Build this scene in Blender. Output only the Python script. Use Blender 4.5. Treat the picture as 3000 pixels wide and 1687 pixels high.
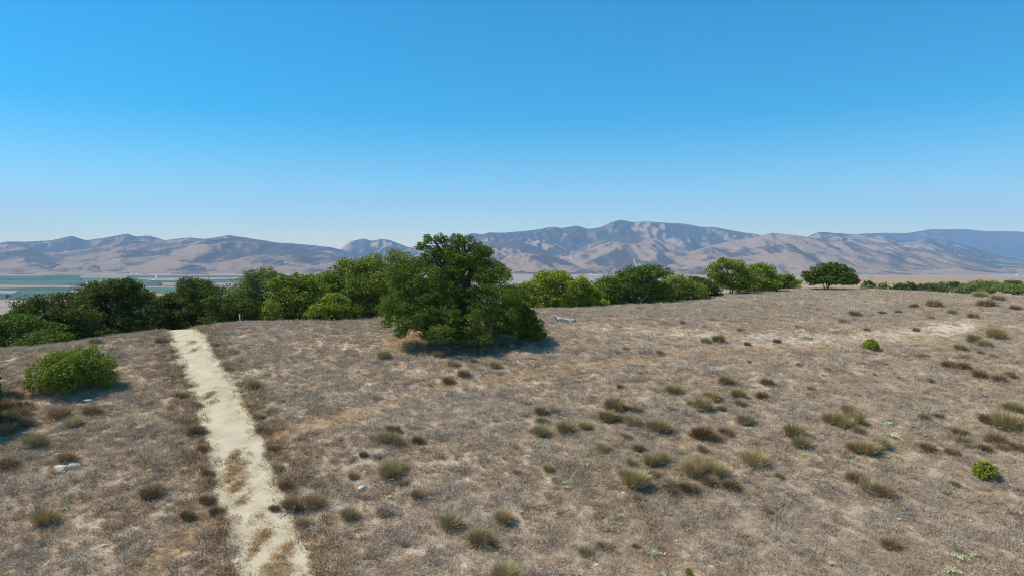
import bpy, math, random
import numpy as np
from mathutils import Vector

# ------------------------------------------------------------------ camera
SC = bpy.context.scene
for o in list(bpy.data.objects):
    bpy.data.objects.remove(o)
COL = SC.collection
PITCH = math.atan((843.5 - 750.0) / 2000.0)
cam_d = bpy.data.cameras.new('camera')
cam = bpy.data.objects.new('camera', cam_d)
COL.objects.link(cam)
cam.location = (0, 0, 0)                       # drone, about 14 m above the near slope
cam.rotation_euler = (math.pi / 2 - PITCH, 0, 0)
cam_d.lens = 24.0
cam_d.sensor_width = 36.0
cam_d.clip_start = 0.5
cam_d.clip_end = 120000
SC.camera = cam

# ------------------------------------------------------------------ sky and sun
SUN_EL = math.radians(56)
SUN_AZ = math.radians(-84)                     # where the sun stands, measured from +Y towards +X
W = bpy.data.worlds.new('World')
SC.world = W
W.use_nodes = True
wn = W.node_tree
wn.nodes.clear()
sky = wn.nodes.new('ShaderNodeTexSky')
sky.sky_type = 'NISHITA'
sky.sun_disc = False
sky.sun_elevation = SUN_EL
sky.sun_rotation = SUN_AZ
sky.altitude = 0
sky.air_density = 1.0
sky.dust_density = 0.0
sky.ozone_density = 3.0
hs = wn.nodes.new('ShaderNodeHueSaturation')
hs.inputs['Hue'].default_value = 0.487
hs.inputs['Saturation'].default_value = 1.68
bg = wn.nodes.new('ShaderNodeBackground')
bg.inputs['Strength'].default_value = 0.15
wo = wn.nodes.new('ShaderNodeOutputWorld')
wn.links.new(sky.outputs[0], hs.inputs['Color'])
wn.links.new(hs.outputs[0], bg.inputs['Color'])
wn.links.new(bg.outputs[0], wo.inputs['Surface'])
sl = bpy.data.lights.new('sun', 'SUN')
sl.energy = 5.0
sl.angle = math.radians(0.53)
sl.color = (1.0, 0.95, 0.86)
sun = bpy.data.objects.new('sun', sl)
COL.objects.link(sun)
sd = Vector((math.sin(SUN_AZ) * math.cos(SUN_EL), math.cos(SUN_AZ) * math.cos(SUN_EL), math.sin(SUN_EL)))
sun.rotation_euler = sd.to_track_quat('Z', 'Y').to_euler()
SC.view_settings.view_transform = 'Standard'
SC.view_settings.look = 'None'
SC.view_settings.exposure = 0.0
SC.view_settings.gamma = 1.0
SC.view_settings.use_curve_mapping = False
SC.cycles.volume_bounces = 1
SC.cycles.pixel_filter_type = 'BLACKMAN_HARRIS'
SC.cycles.filter_width = 1.05
SC.cycles.use_denoising = True
SC.cycles.denoising_input_passes = 'RGB_ALBEDO_NORMAL'
SC.cycles.denoising_prefilter = 'NONE'
SC.cycles.transparent_max_bounces = 8

# ------------------------------------------------------------------ numeric helpers
RNG = np.random.default_rng(7)
S = 3000.0 / 2576.0                            # the notes were taken on a 2576 px wide view
def ray(u, v):
    """source pixel -> x and z per metre of depth"""
    u = np.asarray(u, float); v = np.asarray(v, float)
    yv = (843.5 - v) / 2000.0
    dy = math.cos(PITCH) + yv * math.sin(PITCH)
    return (u - 1500.0) / 2000.0 / dy, (-math.sin(PITCH) + yv * math.cos(PITCH)) / dy

_perm = np.random.default_rng(3).permutation(512)
_perm = np.concatenate([_perm, _perm, _perm])
_grad = np.random.default_rng(4).random(512) * 2 * math.pi
def perlin(x, y):
    x = np.asarray(x, float); y = np.asarray(y, float)
    xi = np.floor(x).astype(int); yi = np.floor(y).astype(int)
    xf = x - xi; yf = y - yi
    def g(ix, iy, fx, fy):
        a = _grad[_perm[(_perm[ix & 511] + (iy & 511))] & 511]
        return np.cos(a) * fx + np.sin(a) * fy
    u = xf * xf * xf * (xf * (xf * 6 - 15) + 10); v = yf * yf * yf * (yf * (yf * 6 - 15) + 10)
    n00 = g(xi, yi, xf, yf); n10 = g(xi + 1, yi, xf - 1, yf)
    n01 = g(xi, yi + 1, xf, yf - 1); n11 = g(xi + 1, yi + 1, xf - 1, yf - 1)
    return (n00 * (1 - u) + n10 * u) * (1 - v) + (n01 * (1 - u) + n11 * u) * v
def fbm(x, y, o=4, gain=0.5):
    r = 0; a = 1; t = 0
    for k in range(o):
        r = r + a * perlin(x * 2 ** k + 17.3 * k, y * 2 ** k - 9.1 * k); t += a; a *= gain
    return r / t * 1.5
def smooth(e0, e1, x):
    t = np.clip((np.asarray(x, float) - e0) / (e1 - e0), 0, 1)
    return t * t * (3 - 2 * t)
def blur(a, n, axis):
    k = np.exp(-0.5 * (np.arange(-3 * n, 3 * n + 1) / n) ** 2); k /= k.sum()
    pad = [(0, 0), (0, 0)]; pad[axis] = (3 * n, 3 * n)
    p = np.pad(a, pad, mode='edge')
    return np.apply_along_axis(lambda m: np.convolve(m, k, 'valid'), axis, p)

# ------------------------------------------------------------------ object helpers
def tag(o, label=None, cat=None, group=None, kind=None):
    if label: o['label'] = label
    if cat: o['category'] = cat
    if group: o['group'] = group
    if kind: o['kind'] = kind
    return o
def empty(name, loc, rz=0):
    o = bpy.data.objects.new(name, None); COL.objects.link(o)
    o.location = loc; o.rotation_euler = (0, 0, rz); o.empty_display_size = 0.3
    return o
def mesh_np(name, V, F, mat=None, smoothed=False, attrs=None):
    """V (n,3), F (m,k) with one k, or a list of such arrays"""
    Fs = F if isinstance(F, list) else [F]
    Fs = [np.asarray(f, np.int32) for f in Fs if len(f)]
    me = bpy.data.meshes.new(name)
    V = np.asarray(V, np.float32)
    me.vertices.add(len(V)); me.vertices.foreach_set('co', V.ravel())
    nl = sum(f.size for f in Fs); nf = sum(len(f) for f in Fs)
    me.loops.add(nl); me.loops.foreach_set('vertex_index', np.concatenate([f.ravel() for f in Fs]))
    me.polygons.add(nf)
    cnt = np.concatenate([np.full(len(f), f.shape[1], np.int32) for f in Fs])
    st = np.concatenate([[0], np.cumsum(cnt)[:-1]]).astype(np.int32)
    me.polygons.foreach_set('loop_start', st)
    if smoothed: me.polygons.foreach_set('use_smooth', np.ones(nf, bool))
    me.update(calc_edges=True)
    for k, a in (attrs or {}).items():
        a = np.asarray(a, np.float32)
        at = me.attributes.new(k, 'FLOAT' if a.ndim == 1 else 'FLOAT_COLOR', 'POINT')
        if a.ndim == 1: at.data.foreach_set('value', a)
        else: at.data.foreach_set('color', np.c_[a, np.ones(len(a))].astype(np.float32).ravel())
    if mat: me.materials.append(mat)
    return me
def obj(name, me, parent=None, loc=(0, 0, 0)):
    o = bpy.data.objects.new(name, me); COL.objects.link(o)
    o.location = loc
    if parent: o.parent = parent
    return o
def gridF(n, m):
    i = np.arange(n - 1)[:, None] * m + np.arange(m - 1)[None, :]
    return np.stack([i, i + 1, i + m + 1, i + m], -1).reshape(-1, 4)

# ------------------------------------------------------------------ materials
def newmat(name):
    m = bpy.data.materials.new(name); m.use_nodes = True
    nt = m.node_tree; nt.nodes.clear()
    out = nt.nodes.new('ShaderNodeOutputMaterial')
    return m, nt, out
def N(nt, t, **kw):
    n = nt.nodes.new(t)
    for k, v in kw.items(): setattr(n, k, v)
    return n
def ramp(nt, fac, stops):
    r = N(nt, 'ShaderNodeValToRGB')
    el = r.color_ramp.elements
    while len(el) < len(stops): el.new(0.5)
    for e, (p, c) in zip(el, stops):
        e.position = p; e.color = (*c, 1) if len(c) == 3 else c
    nt.links.new(fac, r.inputs[0])
    return r.outputs[0]
def noise(nt, scale, detail=4, vec=None, rough=0.55):
    n = N(nt, 'ShaderNodeTexNoise'); n.inputs['Scale'].default_value = scale
    n.inputs['Detail'].default_value = detail; n.inputs['Roughness'].default_value = rough
    if vec: nt.links.new(vec, n.inputs['Vector'])
    return n.outputs['Fac']
def wpos(nt): return N(nt, 'ShaderNodeNewGeometry').outputs['Position']
def mix(nt, fac, a, b, mode='MIX'):
    m = N(nt, 'ShaderNodeMix', data_type='RGBA', blend_type=mode)
    for s, v in ((m.inputs[0], fac), (m.inputs[6], a), (m.inputs[7], b)):
        if isinstance(v, (int, float)): s.default_value = v
        elif isinstance(v, tuple): s.default_value = (*v, 1)
        else: nt.links.new(v, s)
    return m.outputs[2]
def math_(nt, op, a, b=None, c=None, clamp=False):
    m = N(nt, 'ShaderNodeMath', operation=op); m.use_clamp = clamp
    for s, v in zip(m.inputs, (a, b, c)):
        if v is None: continue
        if isinstance(v, (int, float)): s.default_value = v
        else: nt.links.new(v, s)
    return m.outputs[0]
def attr(nt, name, out='Fac'):
    a = N(nt, 'ShaderNodeAttribute'); a.attribute_name = name
    return a.outputs[out]
def principled(nt, out, col, rough=0.9, spec=0.15, bump=None, bstr=0.4, bdist=0.05):
    p = N(nt, 'ShaderNodeBsdfPrincipled')
    if isinstance(col, tuple): p.inputs['Base Color'].default_value = (*col, 1)
    else: nt.links.new(col, p.inputs['Base Color'])
    p.inputs['Roughness'].default_value = rough
    p.inputs['Specular IOR Level'].default_value = spec
    if bump is not None:
        b = N(nt, 'ShaderNodeBump'); b.inputs['Strength'].default_value = bstr
        b.inputs['Distance'].default_value = bdist
        nt.links.new(bump, b.inputs['Height']); nt.links.new(b.outputs[0], p.inputs['Normal'])
    nt.links.new(p.outputs[0], out.inputs['Surface'])
    return p

def mat_ground():
    m, nt, out = newmat('dry_ground')
    P = wpos(nt)
    base = attr(nt, 'tint', 'Color')
    n1 = noise(nt, 1.6, 8, P, 0.72); n2 = noise(nt, 9.0, 5, P, 0.7)
    c = mix(nt, 1.0, base, ramp(nt, n1, [(0.3, (0.72, 0.70, 0.68)), (0.5, (1, 1, 1)), (0.72, (1.18, 1.14, 1.08))]), 'MULTIPLY')
    c = mix(nt, 1.0, c, ramp(nt, n2, [(0.3, (0.50, 0.48, 0.46)), (0.52, (1.0, 1.0, 1.0)), (0.75, (1.25, 1.25, 1.25))]), 'MULTIPLY')
    bare = attr(nt, 'bare')
    k = math_(nt, 'ADD', bare, math_(nt, 'MULTIPLY', math_(nt, 'SUBTRACT', noise(nt, 1.5, 8, P, 0.78), 0.5), 2.6))
    k = math_(nt, 'MULTIPLY', math_(nt, 'SUBTRACT', k, 0.62), 5.0, clamp=True)
    soil = ramp(nt, noise(nt, 5, 4, P), [(0.3, (0.50, 0.39, 0.26)), (0.6, (0.68, 0.55, 0.39)), (0.8, (0.76, 0.64, 0.47))])
    c = mix(nt, k, c, soil)
    principled(nt, out, c, 0.95, 0.05, math_(nt, 'ADD', n1, n2), 0.6, 0.12)
    return m
def mat_road():
    m, nt, out = newmat('pale_gravel_road')
    P = wpos(nt)
    n1 = noise(nt, 0.7, 5, P); n2 = noise(nt, 14, 4, P, 0.7)
    c = ramp(nt, n1, [(0.3, (0.47, 0.375, 0.24)), (0.5, (0.565, 0.465, 0.31)), (0.7, (0.62, 0.52, 0.36))])
    c = mix(nt, 1.0, c, ramp(nt, n2, [(0.28, (0.62, 0.60, 0.56)), (0.45, (0.97, 0.97, 0.97)), (0.8, (1.1, 1.1, 1.1))]), 'MULTIPLY')
    k = attr(nt, 'litter')
    k = math_(nt, 'MULTIPLY', math_(nt, 'SUBTRACT', math_(nt, 'ADD', math_(nt, 'MULTIPLY', k, 0.62), noise(nt, 6.0, 6, P, 0.8)), 0.92), 3.0, clamp=True)
    c = mix(nt, k, c, (0.48, 0.33, 0.17))
    principled(nt, out, c, 0.95, 0.08, n2, 0.5, 0.03)
    return m
def mat_hills(name, tan, dark, tan2):
    m, nt, out = newmat(name)
    P = wpos(nt)
    v = attr(nt, 'veg')
    f = math_(nt, 'ADD', v, math_(nt, 'MULTIPLY', math_(nt, 'SUBTRACT', noise(nt, 0.004, 6, P, 0.7), 0.5), 1.0))
    f = math_(nt, 'MULTIPLY', math_(nt, 'SUBTRACT', f, 0.41), 3.4, clamp=True)
    g = ramp(nt, noise(nt, 0.0016, 5, P), [(0.3, tan), (0.65, tan2)])
    # single oaks dotted about on the grass slopes, scrub openings in the chaparral
    sp = noise(nt, 0.028, 3, P, 0.6)
    d2 = mix(nt, math_(nt, 'MULTIPLY', math_(nt, 'SUBTRACT', sp, 0.60), 9.0, clamp=True), dark, tan)
    oak = attr(nt, 'oaks')
    k = math_(nt, 'MULTIPLY', math_(nt, 'SUBTRACT', math_(nt, 'ADD', sp, math_(nt, 'MULTIPLY', oak, 0.25)), 0.70), 9.0, clamp=True)
    g = mix(nt, k, g, dark)
    c = mix(nt, f, g, d2)
    principled(nt, out, c, 1.0, 0.0)
    return m
def mat_leaf(name, dark, light, odd=None, transl=0.22):
    m, nt, out = newmat(name)
    r = attr(nt, 'rnd')
    P = wpos(nt)
    stops = [(0.0, dark), (0.75, light)]
    if odd: stops += [(0.93, light), (0.97, odd)]
    c = ramp(nt, r, stops)
    c = mix(nt, 1.0, c, ramp(nt, noise(nt, 0.9, 3, P), [(0.3, (0.72, 0.78, 0.7)), (0.7, (1.25, 1.2, 1.1))]), 'MULTIPLY')
    d = N(nt, 'ShaderNodeBsdfPrincipled'); nt.links.new(c, d.inputs['Base Color'])
    d.inputs['Roughness'].default_value = 0.6; d.inputs['Specular IOR Level'].default_value = 0.12
    t = N(nt, 'ShaderNodeBsdfTranslucent')
    tc = mix(nt, 1.0, c, (1.25, 1.3, 0.6), 'MULTIPLY'); nt.links.new(tc, t.inputs['Color'])
    ms = N(nt, 'ShaderNodeMixShader'); ms.inputs[0].default_value = transl
    nt.links.new(d.outputs[0], ms.inputs[1]); nt.links.new(t.outputs[0], ms.inputs[2])
    nt.links.new(ms.outputs[0], out.inputs['Surface'])
    return m
def mat_grass(name, a, b, c_):
    m, nt, out = newmat(name)
    oi = N(nt, 'ShaderNodeObjectInfo')
    col = ramp(nt, oi.outputs['Random'], [(0.0, a), (0.5, b), (1.0, c_)])
    col = mix(nt, 1.0, col, ramp(nt, noise(nt, 0.6, 4, wpos(nt), 0.65), [(0.3, (0.74, 0.74, 0.76)), (0.7, (1.2, 1.18, 1.12))]), 'MULTIPLY')
    principled(nt, out, col, 0.9, 0.08)
    return m
def mat_bark(name, a, b, scale=6):
    m, nt, out = newmat(name)
    n = noise(nt, scale, 5, wpos(nt), 0.65)
    principled(nt, out, ramp(nt, n, [(0.3, a), (0.7, b)]), 0.95, 0.1, n, 0.6, 0.04)
    return m
M = {}
M['ground'] = mat_ground()
M['road'] = mat_road()
M['hill_front'] = mat_hills('hill_grass_front', (0.27, 0.175, 0.108), (0.085, 0.070, 0.052), (0.34, 0.222, 0.138))
M['hill_back'] = mat_hills('hill_scrub_back', (0.31, 0.205, 0.128), (0.055, 0.056, 0.045), (0.39, 0.26, 0.16))
M['oak'] = mat_leaf('oak_leaf', (0.037, 0.068, 0.006), (0.161, 0.221, 0.028), (0.400, 0.296, 0.130))
M['dark_leaf'] = mat_leaf('dark_oak_leaf', (0.033, 0.050, 0.006), (0.137, 0.161, 0.027), (0.282, 0.215, 0.091))
M['bright_leaf'] = mat_leaf('bright_leaf', (0.100, 0.132, 0.010), (0.338, 0.391, 0.044), (0.444, 0.423, 0.127))
M['mid_leaf'] = mat_leaf('mid_leaf', (0.079, 0.110, 0.011), (0.286, 0.336, 0.051), (0.471, 0.436, 0.224))
M['grey_leaf'] = mat_leaf('grey_green_leaf', (0.089, 0.116, 0.029), (0.293, 0.325, 0.104), (0.530, 0.508, 0.319))
M['yellow_leaf'] = mat_leaf('yellow_green_leaf', (0.15, 0.17, 0.016), (0.40, 0.41, 0.07), (0.40, 0.34, 0.16))
M['lichen'] = mat_leaf('lace_lichen', (0.15, 0.17, 0.09), (0.30, 0.32, 0.19), None, 0.3)
M['bark'] = mat_bark('oak_bark', (0.085, 0.075, 0.062), (0.24, 0.22, 0.19))
M['bleached'] = mat_bark('bleached_wood', (0.22, 0.205, 0.19), (0.74, 0.70, 0.65), 3.5)
M['white_rock'] = mat_bark('pale_rock', (0.48, 0.41, 0.29), (0.80, 0.71, 0.54), 4)
M['post_white'] = mat_bark('white_painted_steel', (0.62, 0.62, 0.62), (0.80, 0.80, 0.80), 12)
M['post_rust'] = mat_bark('rusty_steel', (0.10, 0.045, 0.02), (0.20, 0.10, 0.05), 12)
M['mat_plant'] = mat_leaf('pale_green_mat', (0.36, 0.46, 0.24), (0.62, 0.72, 0.44), None, 0.1)
M['g_straw'] = mat_grass('straw_blade', (0.53, 0.41, 0.28), (0.64, 0.51, 0.36), (0.46, 0.35, 0.23))
M['g_grey'] = mat_grass('grey_dead_blade', (0.50, 0.40, 0.305), (0.62, 0.51, 0.395), (0.42, 0.33, 0.245))
M['g_brown'] = mat_grass('brown_blade', (0.37, 0.245, 0.145), (0.46, 0.315, 0.19), (0.29, 0.19, 0.11))
M['g_orange'] = mat_grass('orange_blade', (0.52, 0.34, 0.16), (0.63, 0.44, 0.23), (0.43, 0.26, 0.11))
M['g_olive'] = mat_grass('olive_stem', (0.41, 0.32, 0.15), (0.53, 0.42, 0.21), (0.31, 0.23, 0.11))
M['g_dark'] = mat_grass('dark_twig', (0.36, 0.24, 0.125), (0.46, 0.325, 0.18), (0.27, 0.175, 0.09))
M['g_sage'] = mat_grass('sage_stem', (0.43, 0.345, 0.19), (0.55, 0.45, 0.27), (0.32, 0.245, 0.135))
M['g_verge'] = mat_grass('verge_stem', (0.32, 0.22, 0.115), (0.40, 0.29, 0.16), (0.22, 0.15, 0.085))
M['g_green'] = mat_grass('green_weed', (0.14, 0.19, 0.05), (0.22, 0.26, 0.08), (0.10, 0.14, 0.04))
M['field_green'] = mat_bark('vineyard_green', (0.062, 0.105, 0.045), (0.10, 0.15, 0.07), 0.006)
M['field_dark'] = mat_bark('vineyard_dark', (0.035, 0.075, 0.035), (0.060, 0.105, 0.052), 0.006)
M['field_mixed'] = mat_bark('mixed_crop', (0.10, 0.12, 0.06), (0.17, 0.17, 0.09), 0.006)
M['field_tan'] = mat_bark('fallow_tan', (0.30, 0.215, 0.145), (0.37, 0.27, 0.185), 0.004)
M['farm_track'] = mat_bark('pale_farm_track', (0.45, 0.38, 0.29), (0.55, 0.47, 0.36), 0.02)
M['bwall'] = mat_bark('white_wall', (0.72, 0.72, 0.70), (0.82, 0.82, 0.80), 0.3)
M['broof'] = mat_bark('pale_roof', (0.60, 0.60, 0.60), (0.72, 0.72, 0.72), 0.3)

# ------------------------------------------------------------------ the near hill: height table in polar form
VT = np.array([1687, 1514, 1400, 1281, 1144, 1048, 990, 950, 900, 870, 850, 838.])
DT = np.array([30, 35.5, 38.5, 43, 52, 59, 65, 74, 92, 112, 132, 150.])
ZT = ray(1500, VT)[1] * DT
DT = np.r_[0, 15, DT]; ZT = np.r_[-20.0, -17.2, ZT]
CR = np.array([(-900, 52, 1040), (-300, 57, 1022), (0, 61, 1008), (250, 66, 985), (480, 72, 956), (560, 74, 949), (700, 82, 931), (1100, 85, 926),
               (1350, 92, 905), (1530, 95, 899), (1750, 100, 890), (1900, 104, 880), (2150, 128, 848), (2330, 140, 838),
               (2500, 140, 838), (2700, 130, 848), (3000, 112, 864), (3700, 100, 880)], float)
AZ = np.radians(np.arange(-52, 52.01, 0.5)); RR = np.exp(np.linspace(math.log(2.0), math.log(18000), 700))
TAB = np.zeros((len(AZ), len(RR)))
for i, a in enumerate(AZ):
    u = 1500 + 2000 * math.tan(a)
    dc = np.interp(u, CR[:, 0], CR[:, 1]); vc = np.interp(u, CR[:, 0], CR[:, 2])
    zc = ray(1500, vc)[1] * dc; g = zc / dc
    d = RR * math.cos(a)
    zi = np.interp(d, DT, ZT); zi = zi + (zc - np.interp(dc, DT, ZT)) * np.clip(d / dc, 0, 1) ** 3
    w = float(smooth(2050, 2450, u))
    left = np.interp(d - dc, [0, 6, 15, 40, 120, 400, 1600, 3000], np.array([0, g * 6 - .3, g * 15 - 1.4, g * 40 - 6, -22, -58, -150 - zc, -150 - zc]))
    right = np.interp(d - dc, [0, 20, 70, 160, 360, 660, 1360, 2600], np.array([0, g * 20 - 1.2, -14 - zc, -17 - zc, -23 - zc, -27.5 - zc, -44 - zc, -150 - zc]))
    TAB[i] = np.where(d < dc, zi, zc + left * (1 - w) + right * w)
TAB = blur(blur(TAB, 6, 1), 3, 0)
def hill_z(x, y, detail=True):
    x = np.asarray(x, float); y = np.asarray(y, float)
    r = np.maximum(np.hypot(x, y), 2.01); az = np.arctan2(x, y)
    lim = math.radians(51.9)
    t = np.clip((np.abs(az) - lim) / (math.pi - lim), 0, 1)      # behind the camera the two flanks meet
    a = np.clip(az, -lim, lim)
    def samp(a):
        fi = (a - AZ[0]) / (AZ[1] - AZ[0]); i = np.clip(fi.astype(int), 0, len(AZ) - 2); fi = fi - i
        fj = (np.log(r) - math.log(2.0)) / (math.log(18000 / 2.0)) * (len(RR) - 1); j = np.clip(fj.astype(int), 0, len(RR) - 2); fj = np.clip(fj - j, 0, 1)
        return (TAB[i, j] * (1 - fi) + TAB[i + 1, j] * fi) * (1 - fj) + (TAB[i, j + 1] * (1 - fi) + TAB[i + 1, j + 1] * fi) * fj
    z = samp(a) * (1 - t / 2) + samp(-a) * (t / 2)
    if detail:
        k = smooth(400, 150, r)
        z = z + k * (0.22 * fbm(x / 9, y / 9, 3) + 0.07 * fbm(x / 2.1 + 40, y / 2.1, 2))
    return z
def on_ground(px, py, src=False):
    """overview pixel -> ground point (first hit of the ray with the near hill)"""
    u, v = (px, py) if src else (px * S, py * S)
    ax, az_ = ray(u, v)
    d = np.exp(np.linspace(math.log(18), math.log(175), 700))
    h = hill_z(ax * d, d) - az_ * d
    if not (h > 0).any():                      # just above the crest line: take the crest itself
        dd = float(d[np.argmax(h / d)]); return np.array([float(ax * dd), dd, float(hill_z(ax * dd, dd))])
    k = np.argmax(h > 0)
    if k > 0:
        f = -h[k - 1] / (h[k] - h[k - 1] + 1e-9); dd = d[k - 1] + (d[k] - d[k - 1]) * min(max(f, 0), 1)
    else: dd = d[k]
    x = float(ax * dd); y = float(dd)
    return np.array([x, y, float(hill_z(x, y))])
def at_depth(px, d):
    x = float(ray(px * S, 843.5)[0] * d)
    return np.array([x, d, float(hill_z(x, d))])

# plan-space polylines
def poly_plan(pts): return np.array([on_ground(*p)[:2] for p in pts])
ROADPX = [(438, 819), (452, 819), (476, 850), (497, 900), (542, 982), (585, 1100), (617, 1202), (655, 1300), (690, 1449)]
road_pl = poly_plan(ROADPX[1:])
d0 = road_pl[0] - road_pl[1]; d0 /= np.linalg.norm(d0)
dn = road_pl[-1] - road_pl[-2]; dn /= np.linalg.norm(dn)
road_pl = np.vstack([road_pl[0] + d0 * 45 + np.array([-6, 0]), road_pl[0] + d0 * 22 + np.array([-1.5, 0]), road_pl[0] + d0 * 9, road_pl, road_pl[-1] + dn * 14, road_pl[-1] + dn * 40])
TRACKPX = [(640, 1120), (760, 1078), (880, 1046), (1000, 1008), (1110, 975), (1220, 955), (1400, 930), (1600, 905), (1720, 887), (1900, 879), (2100, 868), (2300, 855), (2440, 826), (2490, 798)]
track_pl = poly_plan(TRACKPX)
track2_pl = poly_plan([(350, 1449), (430, 1375), (500, 1310), (560, 1262)])
bank_pl = poly_plan([(1480, 822), (1600, 835), (1720, 842), (1850, 850), (1960, 856), (2080, 852), (2200, 846), (2330, 836), (2430, 812)])
def dist_pl(x, y, pl):
    x = np.asarray(x, float); best = np.full(x.shape, 1e9); arc = np.zeros(x.shape); acc = 0.0
    for a, b in zip(pl[:-1], pl[1:]):
        ab = b - a; L = np.linalg.norm(ab)
        t = np.clip(((x - a[0]) * ab[0] + (y - a[1]) * ab[1]) / L ** 2, 0, 1)
        d = np.hypot(x - a[0] - t * ab[0], y - a[1] - t * ab[1])
        k = d < best; best = np.where(k, d, best); arc = np.where(k, acc + t * L, arc); acc += L
    return best, arc
OAK = at_depth(1165, 66)
def masks(x, y):
    """bare soil, track, road distance, verge ... at plan points"""
    rd, ra = dist_pl(x, y, road_pl)
    td, _ = dist_pl(x, y, track_pl); t2, _ = dist_pl(x, y, track2_pl)
    bd, ba = dist_pl(x, y, bank_pl)
    n = fbm(x / 5, y / 5, 4)
    track = np.maximum(0.85 * smooth(1.5, 0.3, td + 0.9 * n), 0.8 * smooth(1.2, 0.4, t2 + 0.5 * n))
    bare = smooth(5.5, 0.5, bd + 3.5 * n) * (0.66 + 0.34 * smooth(25, 50, ba))
    bare = np.maximum(bare, 0.55 * smooth(0.15, 0.7, fbm(x / 8 + 31, y / 8, 5)))
    for px, py, rad, s in ((612, 940, 2.6, 0.75), (690, 806, 4.0, 0.8), (575, 905, 1.5, 0.6), (1290, 880, 3.5, 0.45), (965, 880, 4, 0.4), (2130, 775, 5, 0.6), (2240, 1130, 1.5, 0.3), (1450, 1420, 2.2, 0.5)):
        p = on_ground(px, py)
        bare = np.maximum(bare, s * smooth(rad, 0.2 * rad, np.hypot(x - p[0], y - p[1]) + rad * 0.5 * n))
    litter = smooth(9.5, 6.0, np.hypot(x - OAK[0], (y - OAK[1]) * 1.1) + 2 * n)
    return rd, ra, track, bare, litter, n

# ------------------------------------------------------------------ the ground sheet
azs = np.r_[np.linspace(-180, -50, 40, endpoint=False), np.linspace(-50, 50, 480, endpoint=False), np.linspace(50, 180, 41)]
rs = np.r_[np.linspace(2, 22, 12, endpoint=False), np.exp(np.linspace(math.log(22), math.log(200), 215, endpoint=False)), np.exp(np.linspace(math.log(200), math.log(17700), 70))]
A, R_ = np.meshgrid(np.radians(azs), rs, indexing='ij')
gx = R_ * np.sin(A); gy = R_ * np.cos(A)
gz = hill_z(gx, gy)
near = R_ < 260
rd, ra, track, bare, litter, nn = masks(np.where(near, gx, 1e4), np.where(near, gy, 1e4))
gz = gz - np.where(near, 0.35 * smooth(1.9, 1.2, rd) + 0.10 * track, 0)
far_n = fbm(gx / 260, gy / 260, 4)
tint = np.array([0.50, 0.375, 0.26])[None, None] * (1 + 0.25 * nn[..., None]) * (1 + 0.45 * np.clip(fbm(gx / 13, gy / 13, 4), -0.8, 0.8)[..., None] * (R_ < 260)[..., None])
tint = tint * (1 - track[..., None]) + np.array([0.43, 0.285, 0.16]) * track[..., None]
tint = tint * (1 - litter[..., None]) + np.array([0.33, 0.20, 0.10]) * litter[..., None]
kf = smooth(160, 500, R_)[..., None]
fc = np.where(far_n[..., None] > 0.12, np.array([0.09, 0.095, 0.055]), np.array([0.34, 0.25, 0.17]))
kr = smooth(0.32, 0.44, np.tan(np.clip(A, -1.3, 1.3)))[..., None] * smooth(3200, 2000, R_)[..., None]
fc = fc * (1 - kr) + np.array([0.38, 0.27, 0.175]) * kr
kv = smooth(1800, 2600, R_)[..., None] * (1 - kr)
fc = fc * (1 - kv) + np.array([0.37, 0.285, 0.21]) * kv
tint = tint * (1 - kf) + fc * kf
bare = np.where(near, bare, 0.0)
gv = np.stack([gx, gy, gz], -1).reshape(-1, 3)
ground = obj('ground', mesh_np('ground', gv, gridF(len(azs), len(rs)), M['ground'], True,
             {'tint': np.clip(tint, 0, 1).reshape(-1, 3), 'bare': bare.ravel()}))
tag(ground, 'dry grassy hilltop sloping away to a wide valley floor', 'ground', kind='structure')

# ------------------------------------------------------------------ the dirt road
def resample(pl, step):
    # Catmull-Rom through the polyline
    P = np.vstack([2 * pl[0] - pl[1], pl, 2 * pl[-1] - pl[-2]]); out = []
    for i in range(1, len(P) - 2):
        n = max(2, int(np.linalg.norm(P[i + 1] - P[i]) / step))
        t = np.linspace(0, 1, n, endpoint=False)[:, None]
        out.append(0.5 * (2 * P[i] + (P[i + 1] - P[i - 1]) * t + (2 * P[i - 1] - 5 * P[i] + 4 * P[i + 1] - P[i + 2]) * t ** 2 + (3 * P[i] - P[i - 1] - 3 * P[i + 1] + P[i + 2]) * t ** 3))
    out.append(P[-2][None]); return np.vstack(out)
def strip(pl, half, step, nx, zf, dz, crown=0.0, ragged=0.0, seed=0):
    c = resample(pl, step)
    t = np.gradient(c, axis=0); t /= np.linalg.norm(t, axis=1)[:, None]
    nrm = np.stack([t[:, 1], -t[:, 0]], -1)
    s = np.linspace(-1, 1, nx)
    arc = np.r_[0, np.cumsum(np.linalg.norm(np.diff(c, axis=0), axis=1))]
    wob = 1 + ragged * np.stack([fbm(arc / 3 + seed, arc * 0 + 3.3, 3), fbm(arc / 3 + seed, arc * 0 + 9.7, 3)], -1)
    hw = half * np.where(s[None] < 0, wob[:, :1], wob[:, 1:])
    X = c[:, None, 0] + nrm[:, None, 0] * s[None] * hw; Y = c[:, None, 1] + nrm[:, None, 1] * s[None] * hw
    Z = zf(X, Y) + dz + crown * (1 - s[None] ** 2) - 0.12 * np.abs(s[None]) ** 12
    return X, Y, Z, arc, s
X, Y, Z, arc, s = strip(road_pl, 1.85, 0.35, 23, hill_z, 0.02, 0.0, 0.09)
ruts = -0.05 * np.exp(-((np.abs(s) - 0.5) / 0.18) ** 2)
Z = Z + ruts[None]
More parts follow.
